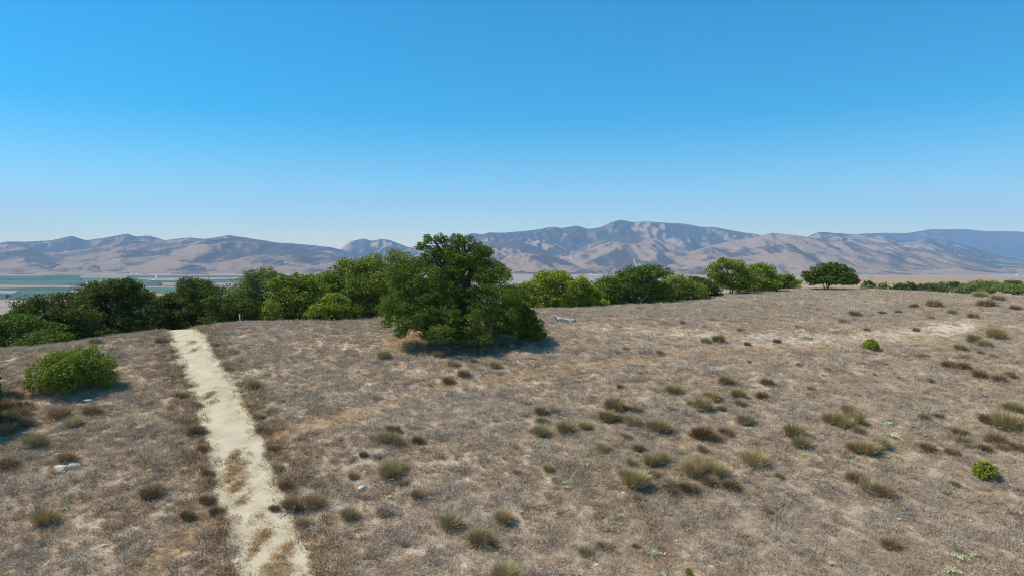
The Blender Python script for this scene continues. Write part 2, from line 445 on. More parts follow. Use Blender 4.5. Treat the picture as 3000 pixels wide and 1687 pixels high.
LIT = [(528, 993, 1.0, 0.9), (595, 1180, 1.5, 1.0), (603, 1215, 1.2, 1.0), (588, 1150, 1.1, 1.0), (615, 1250, 0.9, 0.7), (660, 1350, 1.3, 1.0), (683, 1425, 1.4, 1.0), (650, 1300, .8, .6), (700, 1455, 1.4, 1.0), (725, 1375, 0.8, 0.8), (640, 1385, .7, .8), (490, 880, 0.9, .6), (484, 862, .9, .5), (535, 1010, .7, .6)]
lit = np.zeros_like(X)
for px, py, rad, st_ in LIT:
    p = on_ground(px, py); lit = np.maximum(lit, st_ * smooth(rad, 0.2 * rad, np.hypot((X - p[0]) * 2.3, Y - p[1]) + 0.4 * fbm(X * 1.3, Y * 1.3, 3)))
edge = smooth(0.62, 1.0, np.abs(s))[None] * 1.0 + 0.22 * np.exp(-(s / 0.2) ** 2)[None] * smooth(55, 35, Y)
road = obj('dirt_road', mesh_np('dirt_road', np.stack([X, Y, Z], -1).reshape(-1, 3), gridF(*X.shape), M['road'], True, {'litter': np.maximum(lit, edge + 0 * X).ravel()}))
tag(road, 'pale gravel farm road running up the slope to the crest', 'road', kind='structure')

# ------------------------------------------------------------------ mountains and foothills, far to near
RIDGES = []
def ridge(name, label, prof, D, Wf, mat, bias, spur=0.32, lam=900, back=0.35, seed=0, base=-150., rows=50, da=0.0015, oak=0.3, ext=(0.05, 0.05), jag=1.0):
    pr = np.array(prof, float) * S
    a0, a1 = ray(pr[0, 0], 700)[0] - ext[0], ray(pr[-1, 0], 700)[0] + ext[1]
    a = np.arange(a0, a1, da)
    au = ray(pr[:, 0], 700)[0]
    # smooth the traced crest a little, then give it small irregularities of its own
    vv = np.interp(a, au, pr[:, 1])
    k = np.exp(-0.5 * (np.arange(-9, 10) / 1.8) ** 2); k /= k.sum()
    vv = np.convolve(np.pad(vv, 9, mode='edge'), k, 'valid')
    vv = vv + jag * 1.3 * fbm(a * 70 + seed, a * 0 + seed * 1.7, 4)
    # ends fade down to the valley
    Dc = D * (1 + 0.05 * fbm(a * 5 + seed * 3, a * 0 + 1.1, 3))
    zc = ray(1500, vv)[1] * Dc
    fade = smooth(a0, au[0] + 1e-3, a) * smooth(a1, au[-1] - 1e-3, a)
    zc = base + (zc - base) * (0.02 + 0.98 * fade)
    t = np.r_[-np.linspace(back, 0, 9, endpoint=False), np.linspace(0, 1.0, rows) ** 1.15]
    A_, T_ = np.meshgrid(a, t, indexing='ij')
    Dg = Dc[:, None] - T_ * Wf
    Xm = A_ * Dg; H = (zc - base)[:, None]
    warp = 0.45 * fbm(Xm / (2.3 * lam) + seed, Dg / (2.3 * lam), 3)
    rn = 1 - np.abs(fbm(Xm / lam + warp + seed * 5.1, Dg / (2.6 * lam) + warp, 4)) * 2.2
    rn2 = 1 - np.abs(fbm(Xm / (lam * 0.35) + warp + seed * 2.1, Dg / lam + warp, 3)) * 2.2
    tt = np.clip(T_, 0, 1)
    prf = 1 - (np.sqrt(tt ** 2 + 0.0016) - 0.04) * (0.66 + 0.36 * tt)
    h = prf + (1.15 * spur * (rn - 0.75) + 0.42 * spur * (rn2 - 0.75)) * np.minimum(1, 1.5 * np.sqrt(tt) * (1.15 - tt)) * np.minimum(1, tt * 4 + 0.15)
    h = np.maximum(h, 0.02 * (1 - tt)); h = np.where(tt > 0.93, h * np.clip((1 - tt) / 0.07, 0, 1), h)
    h = np.where(T_ < 0, 1 - (T_ / back) ** 2 * 0.6, h)
    Zm = base + H * h - np.where(T_ > 0.97, 4, 0)
    gxr = np.gradient(Zm, axis=0) / np.maximum(np.gradient(Xm, axis=0), 1e-3)
    gul = smooth(0.75, 0.0, rn)
    nz = fbm(Xm / 1500 + seed, Dg / 1500 - seed, 4)
    veg = 0.5 + bias - 0.65 * np.clip(gxr, -0.45, 0.45) + 0.42 * gul + 0.55 * nz - 0.12 * (h < 0.2)
    oaks = np.clip(oak + 1.1 * smooth(0.09, 0.0, np.abs(T_)) + 0.5 * smooth(0.25, -0.3, rn) + 0.3 * nz, 0, 1.6)
    o = obj(name, mesh_np(name, np.stack([Xm, Dg, Zm], -1).reshape(-1, 3), gridF(*Xm.shape), mat, True, {'veg': veg.ravel(), 'oaks': oaks.ravel()}))
    tag(o, label, 'hills', kind='structure')
    RIDGES.append((a, Dc, Wf, Zm, t))
    return o
def ridge_hit(px, py):
    """nearest hit of an overview pixel's ray with valley floor or any ridge"""
    ax, azz = ray(px * S, py * S)
    best = 1e9; bz = 0
    if azz < 0: best = 150.0 / -azz
    for a, Dc, Wf, Zm, t in RIDGES:
        if ax < a[0] or ax > a[-1]: continue
        i = int(np.clip((ax - a[0]) / (a[1] - a[0]), 0, len(a) - 1))
        d = Dc[i] - t * Wf; zz = Zm[i]
        dd = np.linspace(d.min(), d.max(), 400); zq = np.interp(dd, d[::-1], zz[::-1])
        k = zq > azz * dd
        if k.any(): best = min(best, dd[np.argmax(k)])
    return np.array([ax * best, best, azz * best])

ridge('mountain_range', 'far blue ridge on the skyline beyond the tan hills at right', [(1980, 600), (2100, 593), (2200, 587), (2280, 587), (2340, 578), (2420, 577), (2480, 583), (2530, 582), (2576, 584), (2700, 590)], 17000, 3500, M['hill_back'], 0.50, 0.32, 1300, seed=1, jag=0.6)
ridge('mountain_range', 'high scrubby mountain with rounded summit behind the central foothills', [(1085, 622), (1120, 612), (1160, 600), (1180, 588), (1215, 590), (1230, 585), (1260, 587), (1300, 583), (1340, 580), (1390, 571), (1415, 574), (1450, 568), (1480, 577), (1510, 572), (1535, 560), (1560, 553), (1590, 559), (1640, 558), (1680, 562), (1720, 563), (1760, 571), (1800, 573), (1840, 580), (1880, 587), (1905, 590), (1950, 600), (2030, 612)], 12500, 4200, M['hill_back'], 0.26, 0.33, 900, seed=2)
ridge('mountain_range', 'twin topped blue tan mountain rising alone behind the tree line', [(800, 650), (855, 630), (880, 608), (915, 600), (935, 607), (960, 601), (985, 606), (1020, 620), (1045, 625), (1070, 622), (1100, 618), (1160, 630)], 12800, 3200, M['hill_back'], 0.10, 0.36, 800, seed=3)
ridge('mountain_range', 'dark scrub topped range with pale clearings above the left foothills', [(-200, 620), (0, 612), (15, 608), (60, 609), (130, 605), (180, 594), (215, 605), (255, 600), (320, 588), (345, 596), (375, 593), (415, 605), (445, 601), (480, 598), (515, 602), (575, 592), (600, 596), (650, 603), (690, 610), (760, 615), (830, 622), (870, 632)], 11000, 3000, M['hill_back'], 0.16, 0.30, 800, seed=4, oak=0.7)
ridge('mountain_range', 'blue grey scrub ridge between the tan hills and the far blue ridge', [(1990, 612), (2020, 602), (2060, 583), (2100, 587), (2160, 590), (2230, 596), (2270, 607), (2330, 597), (2380, 605), (2420, 615), (2500, 638), (2576, 652), (2700, 666), (2900, 680)], 11500, 3200, M['hill_back'], 0.18, 0.33, 900, seed=5)
ridge('foothills', 'smooth lavender tan foothills above the green valley fields', [(-200, 640), (0, 622), (60, 618), (110, 635), (150, 636), (250, 622), (300, 606), (330, 605), (400, 612), (470, 615), (520, 603), (560, 600), (640, 605), (700, 612), (760, 625), (850, 640), (900, 655), (960, 668), (1040, 675)], 8800, 2900, M['hill_front'], -0.04, 0.40, 1100, seed=6)
ridge('foothills', 'rounded tan hills with wooded gullies below the high mountain', [(1180, 610), (1290, 607), (1340, 617), (1400, 640), (1440, 635), (1480, 612), (1530, 601), (1570, 597), (1610, 598), (1660, 603), (1700, 618), (1740, 632), (1800, 640)], 9300, 2900, M['hill_front'], -0.02, 0.38, 1000, seed=7, oak=0.45)
ridge('foothills', 'long tan ridge with dark scrub hollows descending to the right', [(1700, 645), (1800, 614), (1850, 605), (1900, 598), (1940, 586), (1990, 592), (2050, 600), (2110, 606), (2180, 610), (2260, 620), (2330, 628), (2400, 640), (2450, 655), (2500, 670), (2560, 680), (2700, 684), (2900, 688)], 8700, 2500, M['hill_front'], 0.04, 0.38, 1000, seed=8)
ridge('foothills', 'low bare rounded hill standing on the valley floor at centre', [(1120, 660), (1200, 646), (1300, 641), (1363, 640), (1412, 652), (1460, 672), (1502, 687)], 6900, 1150, M['hill_front'], -0.22, 0.34, 600, seed=9, jag=0.3, oak=0)
ridge('foothills', 'smooth bare pale hill in front of the long tan ridge', [(1620, 690), (1700, 676), (1800, 652), (1900, 642), (1932, 640), (1982, 634), (2032, 637), (2107, 645), (2157, 667), (2230, 692)], 6600, 1050, M['hill_front'], -0.22, 0.34, 600, seed=10, jag=0.3, oak=0)
ridge('foothills', 'low brown foothill spurs along the left valley edge', [(-200, 660), (0, 656), (50, 664), (110, 655), (170, 667), (230, 659), (290, 668), (330, 672), (400, 664), (470, 655), (520, 664), (580, 657), (640, 667), (720, 655), (790, 664), (860, 658), (930, 668)], 7000, 1150, M['hill_front'], 0.02, 0.45, 480, seed=11, jag=1.0)
ridge('foothills', 'lowest knoll spurs just behind the green valley fields', [(-200, 686), (0, 680), (90, 687), (170, 684), (250, 690), (320, 683), (400, 689), (480, 684), (560, 690), (640, 681), (720, 688), (800, 682), (900, 688)], 6000, 500, M['hill_front'], -0.10, 0.45, 260, seed=12, jag=1.0, rows=30)
ridge('foothills', 'low dun spurs at the foot of the central hills', [(1060, 680), (1130, 676), (1200, 684), (1300, 676), (1380, 684), (1450, 680), (1530, 672), (1600, 680), (1680, 674), (1760, 682), (1860, 676), (1950, 684), (2060, 678), (2150, 688)], 6100, 600, M['hill_front'], -0.02, 0.45, 300, seed=13, jag=1.0, rows=30)

ridge('foothills', 'low pale spurs beyond the brown plateau', [(2080, 684), (2200, 676), (2320, 680), (2420, 673), (2520, 678), (2620, 674), (2760, 678), (3000, 676)], 6300, 900, M['hill_front'], -0.05, 0.45, 350, seed=15, jag=0.8, rows=30)

# valley fields, farm tracks and buildings on the floor
def field(px, mat, label, lift):
    pts = [ridge_hit(*p) for p in px]
    P = np.array(pts); P[:, 2] = -150 + lift
    d_ = P.copy()
    me = mesh_np('field', d_, np.arange(len(P))[None, ::1], mat)
    tag(obj('field', me), label, 'field', kind='structure')
def flat(px, py):
    ax, azz = ray(px * S, py * S); d = 150.0 / -azz
    return (ax * d, d, -150.0)
def field_flat(px, mat, label, lift):
    P = np.array([flat(*p) for p in px]); P[:, 2] += lift
    # subdivide the outline and give it slight irregularity
    tag(obj('field', mesh_np('field', P, np.arange(len(P))[None], mat)), label, 'field', kind='structure')
frng = np.random.default_rng(5)
field_flat([(-150, 697), (60, 694), (150, 691), (400, 694), (560, 696), (760, 704), (900, 712), (900, 722), (450, 721), (140, 718), (-150, 716)], M['field_green'], 'broad green irrigated land along the foot of the left hills', 0.25)
field_flat([(-150, 729), (120, 723), (450, 723), (900, 724), (900, 742), (430, 748), (150, 754), (-150, 757)], M['field_dark'], 'broad dark green irrigated land nearer than the pale farm track', 0.25)
for y0, y1, x0, x1, step in ((694, 699, -150, 700, 120), (699.6, 705, -150, 760, 150), (705.6, 711, -150, 860, 170), (711.6, 717.6, 170, 900, 190), (724, 730, -150, 900, 230), (730.6, 738, -150, 900, 200), (738.8, 746, -150, 700, 210), (747, 754, 60, 640, 180)):
    x = x0
    while x < x1:
        w = step * (0.6 + 0.8 * frng.random()); sk = frng.normal() * 8
        mt = ('field_green', 'field_dark', 'field_dark', 'field_mixed', 'field_green', 'field_dark', 'field_green', 'field_tan')[int(frng.integers(8))]
        nm = {'field_green': 'green crop', 'field_dark': 'dark green vineyard', 'field_mixed': 'olive brown crop', 'field_tan': 'bare tan'}[mt]
        if frng.random() < 0.9:
            field_flat([(x, y0), (x + w * 0.5, y0 - 0.3 * frng.random()), (x + w - 3, y0), (x + w - 3 + sk, y1), (x + w * 0.5 + sk, y1 + 0.4 * frng.random()), (x + sk, y1)], M[mt], nm + ' field block on the valley floor', 0.6)
        x += w
field_flat([(-150, 718), (10, 719), (160, 720), (118, 723), (-150, 728)], M['field_tan'], 'bare tan strip between two green valley fields', 1.2)
field_flat([(330, 700), (420, 699), (600, 698), (600, 702), (440, 707), (380, 706)], M['field_tan'], 'bare tan triangle beside the green field under the knoll', 1.6)
field_flat([(-150, 758), (90, 752), (280, 746), (420, 744), (420, 752), (200, 768), (-150, 778)], M['field_tan'], 'dry fallow strip nearest the hill oaks at left', 0.8)
def track_obj(px, half, label, lift=3.0):
    P = np.array([ridge_hit(*p) for p in px])
    n = len(P)
    t = np.gradient(P, axis=0); sd_ = np.stack([t[:, 1], -t[:, 0], t[:, 0] * 0], -1); sd_ /= np.linalg.norm(sd_, axis=1)[:, None]
    V = np.concatenate([P - sd_ * half, P + sd_ * half]); V[:, 2] += lift
    i = np.arange(n - 1)
    tag(obj('farm_track', mesh_np('farm_track', V, np.stack([i, i + 1, i + n + 1, i + n], -1), M['farm_track'])), label, 'track', kind='structure')

# ------------------------------------------------------------------ foliage generators
def leaves(pos, nrm, size, rng, aspect=0.62, jitter=0.9):
    """rhombic leaf sprays at pos with roughly the given normals"""
    n = len(pos)
    nn_ = nrm + jitter * rng.normal(size=(n, 3)); nn_ /= np.linalg.norm(nn_, axis=1)[:, None]
    t = rng.normal(size=(n, 3)); t -= nn_ * (t * nn_).sum(1)[:, None]; t /= np.linalg.norm(t, axis=1)[:, None]
    b = np.cross(nn_, t); sz = size[:, None]
    V = np.stack([pos - t * sz, pos + b * sz * aspect + nn_ * sz * 0.15, pos + t * sz, pos - b * sz * aspect + nn_ * sz * 0.15], 1).reshape(-1, 3)
    F = np.arange(4 * n).reshape(n, 4)
    return V, F
def crown_points(lobes, n, rng, clump=0.26, flat=0.75, shell=0.55):
    """lobes: (cx,cy,cz,rx,ry,rz) in metres; clumps spread through the outer part of each lobe, leaves on the clumps"""
    lobes = np.array(lobes, float)
    vol = (lobes[:, 3] * lobes[:, 4] * lobes[:, 5]) ** (2 / 3)
    pos = []; nrm = []
    for L, share in zip(lobes, vol / vol.sum()):
        m = max(40, int(n * share))
        rmean = (L[3] * L[4] * L[5]) ** (1 / 3)
        kc = max(14, int(60 * (0.26 / clump) ** 1.4))
        dirs = rng.normal(size=(kc, 3)); dirs /= np.linalg.norm(dirs, axis=1)[:, None]
        rad = shell + (1.0 - shell) * rng.random(kc) ** 0.7
        cc = dirs * rad[:, None]
        cr = clump * (0.45 + 1.1 * rng.random(kc) ** 1.6)
        w = cr ** 2; idx = rng.choice(kc, m, p=w / w.sum())
        d = rng.normal(size=(m, 3)); d /= np.linalg.norm(d, axis=1)[:, None]
        d[:, 2] = np.abs(d[:, 2]) * np.where(rng.random(m) < 0.62, 1, -1)
        rr = cr[idx] * (0.55 + 0.55 * rng.random(m))
        p = cc[idx] + d * rr[:, None] * np.array([1, 1, flat])
        pos.append(L[:3] + p * L[3:]); q = d + 0.6 * dirs[idx]; q[:, 2] += 0.35
        nrm.append(q / np.linalg.norm(q, axis=1)[:, None])
        mi = m // 5                                   # sparse inner leaves, so the crown does not read as hollow
        pi = rng.normal(size=(mi, 3)) * 0.36; pos.append(L[:3] + pi * L[3:]); nrm.append(np.tile([0.0, 0.0, 1.0], (mi, 1)))
    return np.vstack(pos), np.vstack(nrm)
def tube(path, radii, sides=8, cap=True, wob=0.0, rng=None):
    path = np.asarray(path, float); n = len(path)
    t = np.gradient(path, axis=0); t /= np.linalg.norm(t, axis=1)[:, None] + 1e-9
    up = np.array([0.13, 0.31, 0.94]); a = np.cross(t, up); a /= np.linalg.norm(a, axis=1)[:, None] + 1e-9; b = np.cross(t, a)
    th = np.linspace(0, 2 * math.pi, sides, endpoint=False)
    rr = np.asarray(radii, float)[:, None] * (1 + (wob * rng.normal(size=(n, sides)) if wob else 0))
    V = path[:, None] + a[:, None] * (np.cos(th)[None] * rr)[..., None] + b[:, None] * (np.sin(th)[None] * rr)[..., None]
    V = V.reshape(-1, 3); F = []
    for i in range(n - 1):
        for j in range(sides):
            F.append((i * sides + j, i * sides + (j + 1) % sides, (i + 1) * sides + (j + 1) % sides, (i + 1) * sides + j))
    if cap:
        V = np.vstack([V, path[0], path[-1]]); k = len(V)
        F3 = [(k - 2, (j + 1) % sides, j) for j in range(sides)] + [(k - 1, (n - 1) * sides + j, (n - 1) * sides + (j + 1) % sides) for j in range(sides)]
        return V, np.array(F), np.array(F3)
    return V, np.array(F), np.zeros((0, 3), int)
def join(parts):
    V = []; F4 = []; F3 = []; o = 0
    for v, f4, f3 in parts:
        V.append(v); F4.append(np.asarray(f4).reshape(-1, 4) + o); F3.append(np.asarray(f3).reshape(-1, 3) + o); o += len(v)
    return np.vstack(V), [np.vstack(F4), np.vstack(F3)]
def limb_path(p0, p1, rng, n=6, sag=0.12):
    p0 = np.array(p0, float); p1 = np.array(p1, float); t = np.linspace(0, 1, n)[:, None]
    L = np.linalg.norm(p1 - p0)
    w = rng.normal(size=(n, 3)) * 0.05 * L; w[0] = 0
    return p0 + (p1 - p0) * t + w * t + np.array([0, 0, 1]) * np.sin(t * math.pi) * sag * L
def tree(name, label, cat, base, lobes, nleaf, leaf, mat, seed, trunk_r=0.3, trunks=1, group=None, lichen=0, clump=0.26, dead=0, shell=0.55, jitter=0.9, low=0.0):
    rng = np.random.default_rng(seed)
    root = empty(name, tuple(base)); tag(root, label, cat, group)
    lobes = np.array(lobes, float)
    big = lobes[np.argmax(lobes[:, 3] * lobes[:, 5])]
    forks = []; stems = []
    for k in range(trunks):
        off = np.array([rng.normal() * trunk_r, rng.normal() * trunk_r, 0]) * (1.6 if trunks > 1 else 0)
        top = big[:3] * np.array([0.6, 0.6, 0.75]) + rng.normal(size=3) * 0.25 * np.array([big[3], big[4], 0.3])
        pth = limb_path(off - np.array([0, 0, 0.35]), top, rng, 7, 0.04)
        rad = trunk_r * np.linspace(1, 0.45, 7) / (trunks ** 0.4); rad[0] *= 1.5
        v, f4, f3 = tube(pth, rad, 8, True, 0.06, rng)
        tk = obj('trunk', mesh_np('trunk', v, [f4, f3], M['bark'], True), root)
        forks.append(pth); stems.append(tk)
    for k, L in enumerate(lobes[:9]):
        f = forks[k % len(forks)]; st_ = f[rng.integers(3, 6)]
        end = L[:3] + np.array([0, 0, 0.1 * L[5]])
        parts = []
        pth = limb_path(st_, end, rng, 6, 0.1)
        parts.append(tube(pth, trunk_r * np.linspace(0.5, 0.12, 6), 6, True, 0.05, rng))
        for q in range(5):
            e = L[:3] + np.clip(rng.normal(size=3) * 0.5, -0.7, 0.7) * L[3:]
            parts.append(tube(limb_path(pth[rng.integers(2, 5)], e, rng, 5, 0.08), trunk_r * np.linspace(0.2, 0.05, 5), 5, True, 0.05, rng))
        v, f = join(parts)
        obj('limb', mesh_np('limb', v, f, M['bark'], True), stems[k % len(stems)])
    p, nr = crown_points(lobes, nleaf, rng, clump, shell=shell)
    zmin = low
    keep = p[:, 2] > zmin + 0.25 * rng.random(len(p)); p = p[keep]; nr = nr[keep]
    fq = 0.085 / leaf
    hol = fbm(p[:, 0] * fq + p[:, 1] * 0.6 * fq + seed, p[:, 2] * fq * 1.25 - p[:, 1] * 0.5 * fq, 3)
    keep = (hol > -0.30 + 0.18 * rng.normal(size=len(p))) | (rng.random(len(p)) < 0.10); p = p[keep]; nr = nr[keep]
    stray = rng.random(len(p)) < 0.04; p = p + np.where(stray, 1.0, 0.0)[:, None] * nr * leaf * 3.0 * rng.random(len(p))[:, None]
    size = leaf * (0.6 + 0.8 * rng.random(len(p)))
    V, F = leaves(p, nr, size, rng, jitter=jitter)
    # leaf tone varies from clump to clump and from leaf to leaf
    tone = 0.5 + 0.28 * fbm(p[:, 0] * 0.9 + seed, p[:, 2] * 0.9 + p[:, 1] * 0.6, 3) + 0.24 * rng.normal(size=len(p))
    odd = fbm(p[:, 0] * 0.55 + seed * 2, p[:, 2] * 0.8 - p[:, 1] * 0.5, 2) > 0.62
    tone = np.clip(tone, 0, 0.86); tone = np.where(odd & (rng.random(len(p)) < 0.6), 1.0, tone)
    obj('crown', mesh_np('crown', V, F, mat, False, {'rnd': np.repeat(tone, 4)}), root)
    if lichen:
        k = rng.choice(len(p), lichen); q = p[k] + nr[k] * leaf * 0.5
        cl = fbm(q[:, 0] * 0.8 + seed, q[:, 2] * 0.8 + 5, 2) > -0.02; q = q[cl]; n = len(q)
        s_ = leaf * (0.35 + 0.3 * rng.random(n)); ln = leaf * (1.2 + 2.2 * rng.random(n)); th = rng.random(n) * 6.283
        dx = np.stack([np.cos(th), np.sin(th), 0 * th], -1) * s_[:, None] * 0.5
        V = np.stack([q - dx, q + dx, q + dx * 0.3 + np.stack([0 * th, 0 * th, -ln], -1), q - dx * 0.6 + np.stack([0 * th, 0 * th, -ln * 0.8], -1)], 1).reshape(-1, 3)
        obj('hanging_lichen', mesh_np('hanging_lichen', V, np.arange(4 * n).reshape(n, 4), M['lichen'], False, {'rnd': np.repeat(rng.random(n), 4)}), root)['kind'] = 'stuff'
    if dead:
        parts = []
        for q in range(dead):
            k = rng.integers(len(p)); s0 = p[k] * np.array([0.7, 0.7, 0.8]); e = p[k] + nr[k] * (0.15 + 0.25 * rng.random())
            parts.append(tube(limb_path(s0, e, rng, 5, 0.03), np.linspace(0.05, 0.012, 5), 4, True, 0.0, rng))
        v, f = join(parts); obj('dead_twig', mesh_np('dead_twig', v, f, M['bleached'], True), root)['kind'] = 'stuff'
    return root
def mlobes(d, base_px, items):
    """crown lobes traced as overview pixels (x, y, half width, half height, depth offset m, depth radius m) at depth d"""
    b = at_depth(base_px, d); out = []
    for x, y, hw, hh, dy, ry in items:
        dd = d + dy; ax, az_ = ray(x * S, y * S); k = S / 2000.0 * dd
        out.append((ax * dd - b[0], dy, az_ * dd - b[2], hw * k, ry, hh * k))
    return b, out

# ---- the big oak
OL = []
for tier, dy, ry in (('1085 612 15 11;1112 606 18 13;1142 602 20 13;1168 608 22 14;1197 622 20 14;1222 634 20 12;1060 632 12 9', 0.0, 1.5),
                     ('1075 642 24 17;1120 640 33 22;1175 645 34 22;1225 656 28 19;1246 674 24 17;1150 660 30 20', -0.3, 2.0),
                     ('1040 672 36 22;1000 694 38 26;1090 690 44 27;1148 684 48 28;1216 694 36 22;1264 700 24 17;1020 720 40 26', -0.9, 2.4),
                     ('1252 742 46 24;1288 746 24 19;1196 748 46 24;1122 742 52 30;1060 745 48 31;1002 752 38 28;966 772 22 18', -2.2, 2.3),
                     ('985 800 28 19;1030 803 34 23;1085 798 42 27;1150 798 46 28;1220 790 42 26;1268 782 34 24;1297 800 18 17', -3.2, 2.1),
                     ('1108 834 36 23;1160 828 38 23;1210 836 19 28;1250 814 28 19;1000 828 15 13;1060 822 22 16;1135 850 30 16;1185 850 24 16;1088 842 24 16;1225 846 18 14', -4.4, 1.4),
                     ('1296 782 26 22;1302 812 24 22;1285 832 22 20;1262 838 22 18', -2.6, 1.8),
                     ('1150 700 90 55;1060 750 70 48;1240 760 62 42;1150 790 80 45', 2.6, 2.6)):
    for q in tier.split(';'):
        x, y, hw, hh = (float(v) for v in q.split()); OL.append((x, y, hw * 1.06, hh * 1.06, dy + 0.5 * math.sin(x * 1.7), ry))
orng = np.random.default_rng(8)
OL = [(x + orng.normal() * 5, y + orng.normal() * 5, hw * (0.85 + 0.3 * orng.random()), hh * (0.9 + 0.4 * orng.random()), dy + 0.5 * orng.normal(), ry) for x, y, hw, hh, dy, ry in OL]
for q in range(22):                                            # smaller boughs between the tiers
    a = orng.random() * 6.283; rr = math.sqrt(orng.random()); y = 728 + math.sin(a) * rr * 92
    x = 1142 + math.cos(a) * rr * (70 + 0.55 * (y - 630)); OL.append((x, y, 20 + 14 * orng.random(), 15 + 9 * orng.random(), -0.6 - 0.022 * (y - 630) - orng.random() * 0.8, 1.4))
b, L = mlobes(66, 1165, OL)
oak = tree('oak_tree', 'largest oak, broad dark green crown sweeping low over bare orange soil', 'tree', b, L, 140000, 0.078, M['oak'], 11, 0.42, 3, lichen=900, clump=0.30, dead=26, shell=0.5, low=0.25)
b, L = mlobes(63.5, 1330, [(1318, 832, 26, 26, 0, 1.3), (1338, 824, 27, 30, 0.3, 1.4), (1333, 796, 18, 22, 0.5, 1.0), (1354, 843, 20, 16, 0, 1.0), (1310, 808, 20, 22, 0.6, 1.1), (1322, 780, 11, 14, 0.6, 0.8)])
tree('oak_tree', 'small rounded young oak tucked against the largest oak beside the log', 'tree', b, L, 12000, 0.085, M['oak'], 12, 0.1, 2, clump=0.32)

# ---- the other trees: (label, base px, depth, lobes, leaves, leaf size, material, lichen)
GRP = 'oaks in the tree line beyond the crest'
def simple(label, x, top, bot, hw, d, mat, seed, n=9000, leaf=0.17, lichen=0, nl=None, dead=0, tr=0.22, name='oak_tree', low=0.1, clump=0.36):
    rng = np.random.default_rng(seed); hh = (bot - top) / 2
    hw *= 1.34; top = top - 0.06 * (bot - top); hh = (bot - top) / 2; m = S / 2000 * d
    its = [(x, bot - 0.85 * hh, hw * 0.62, hh * 0.72, 0.6, hw * 0.6 * m), (x - hw * 0.42, bot - 0.7 * hh, hw * 0.42, hh * 0.6, 0.3, hw * 0.5 * m), (x + hw * 0.42, bot - 0.7 * hh, hw * 0.42, hh * 0.6, 0.3, hw * 0.5 * m)]
    sk = rng.normal() * 0.25                                    # the highest point is off centre
    for q in range(15):
        fx = (q + 0.5) / 15 * 2 - 1 + rng.normal() * 0.08
        env = max(0.25, 1 - abs(fx - sk) ** 3 * (0.55 if abs(sk) < .3 else .42)) * (0.80 + 0.24 * rng.random())
        hgt = 2 * hh * env; r_ = 0.20 + 0.13 * rng.random()
        its.append((x + fx * hw * 0.84, bot - hgt + r_ * hh * 0.9, hw * r_, hh * r_ * 0.95, rng.normal() * 0.9, hw * r_ * 1.3 * m))
        if q % 2: its.append((x + fx * hw * 0.8, bot - hgt * (0.35 + 0.3 * rng.random()), hw * (r_ + 0.08), hh * (r_ + 0.06), -0.9 + rng.normal() * 0.5, hw * 0.32 * m))
    for q in (-0.78, -0.3, 0.2, 0.72):                         # foliage reaches the ground
        its.append((x + q * hw, bot - (0.22 + 0.2 * rng.random()) * hh, hw * 0.34, hh * (0.26 + 0.16 * rng.random()), -0.9 + rng.normal() * 0.4, hw * 0.36 * m))
    b, L = mlobes(d, x, its)
    return tree(name, label, 'tree', b, L, int(n * 1.7), leaf * 0.75, mat, seed, tr, 1 + seed % 2, GRP, lichen, clump, dead, low=low)
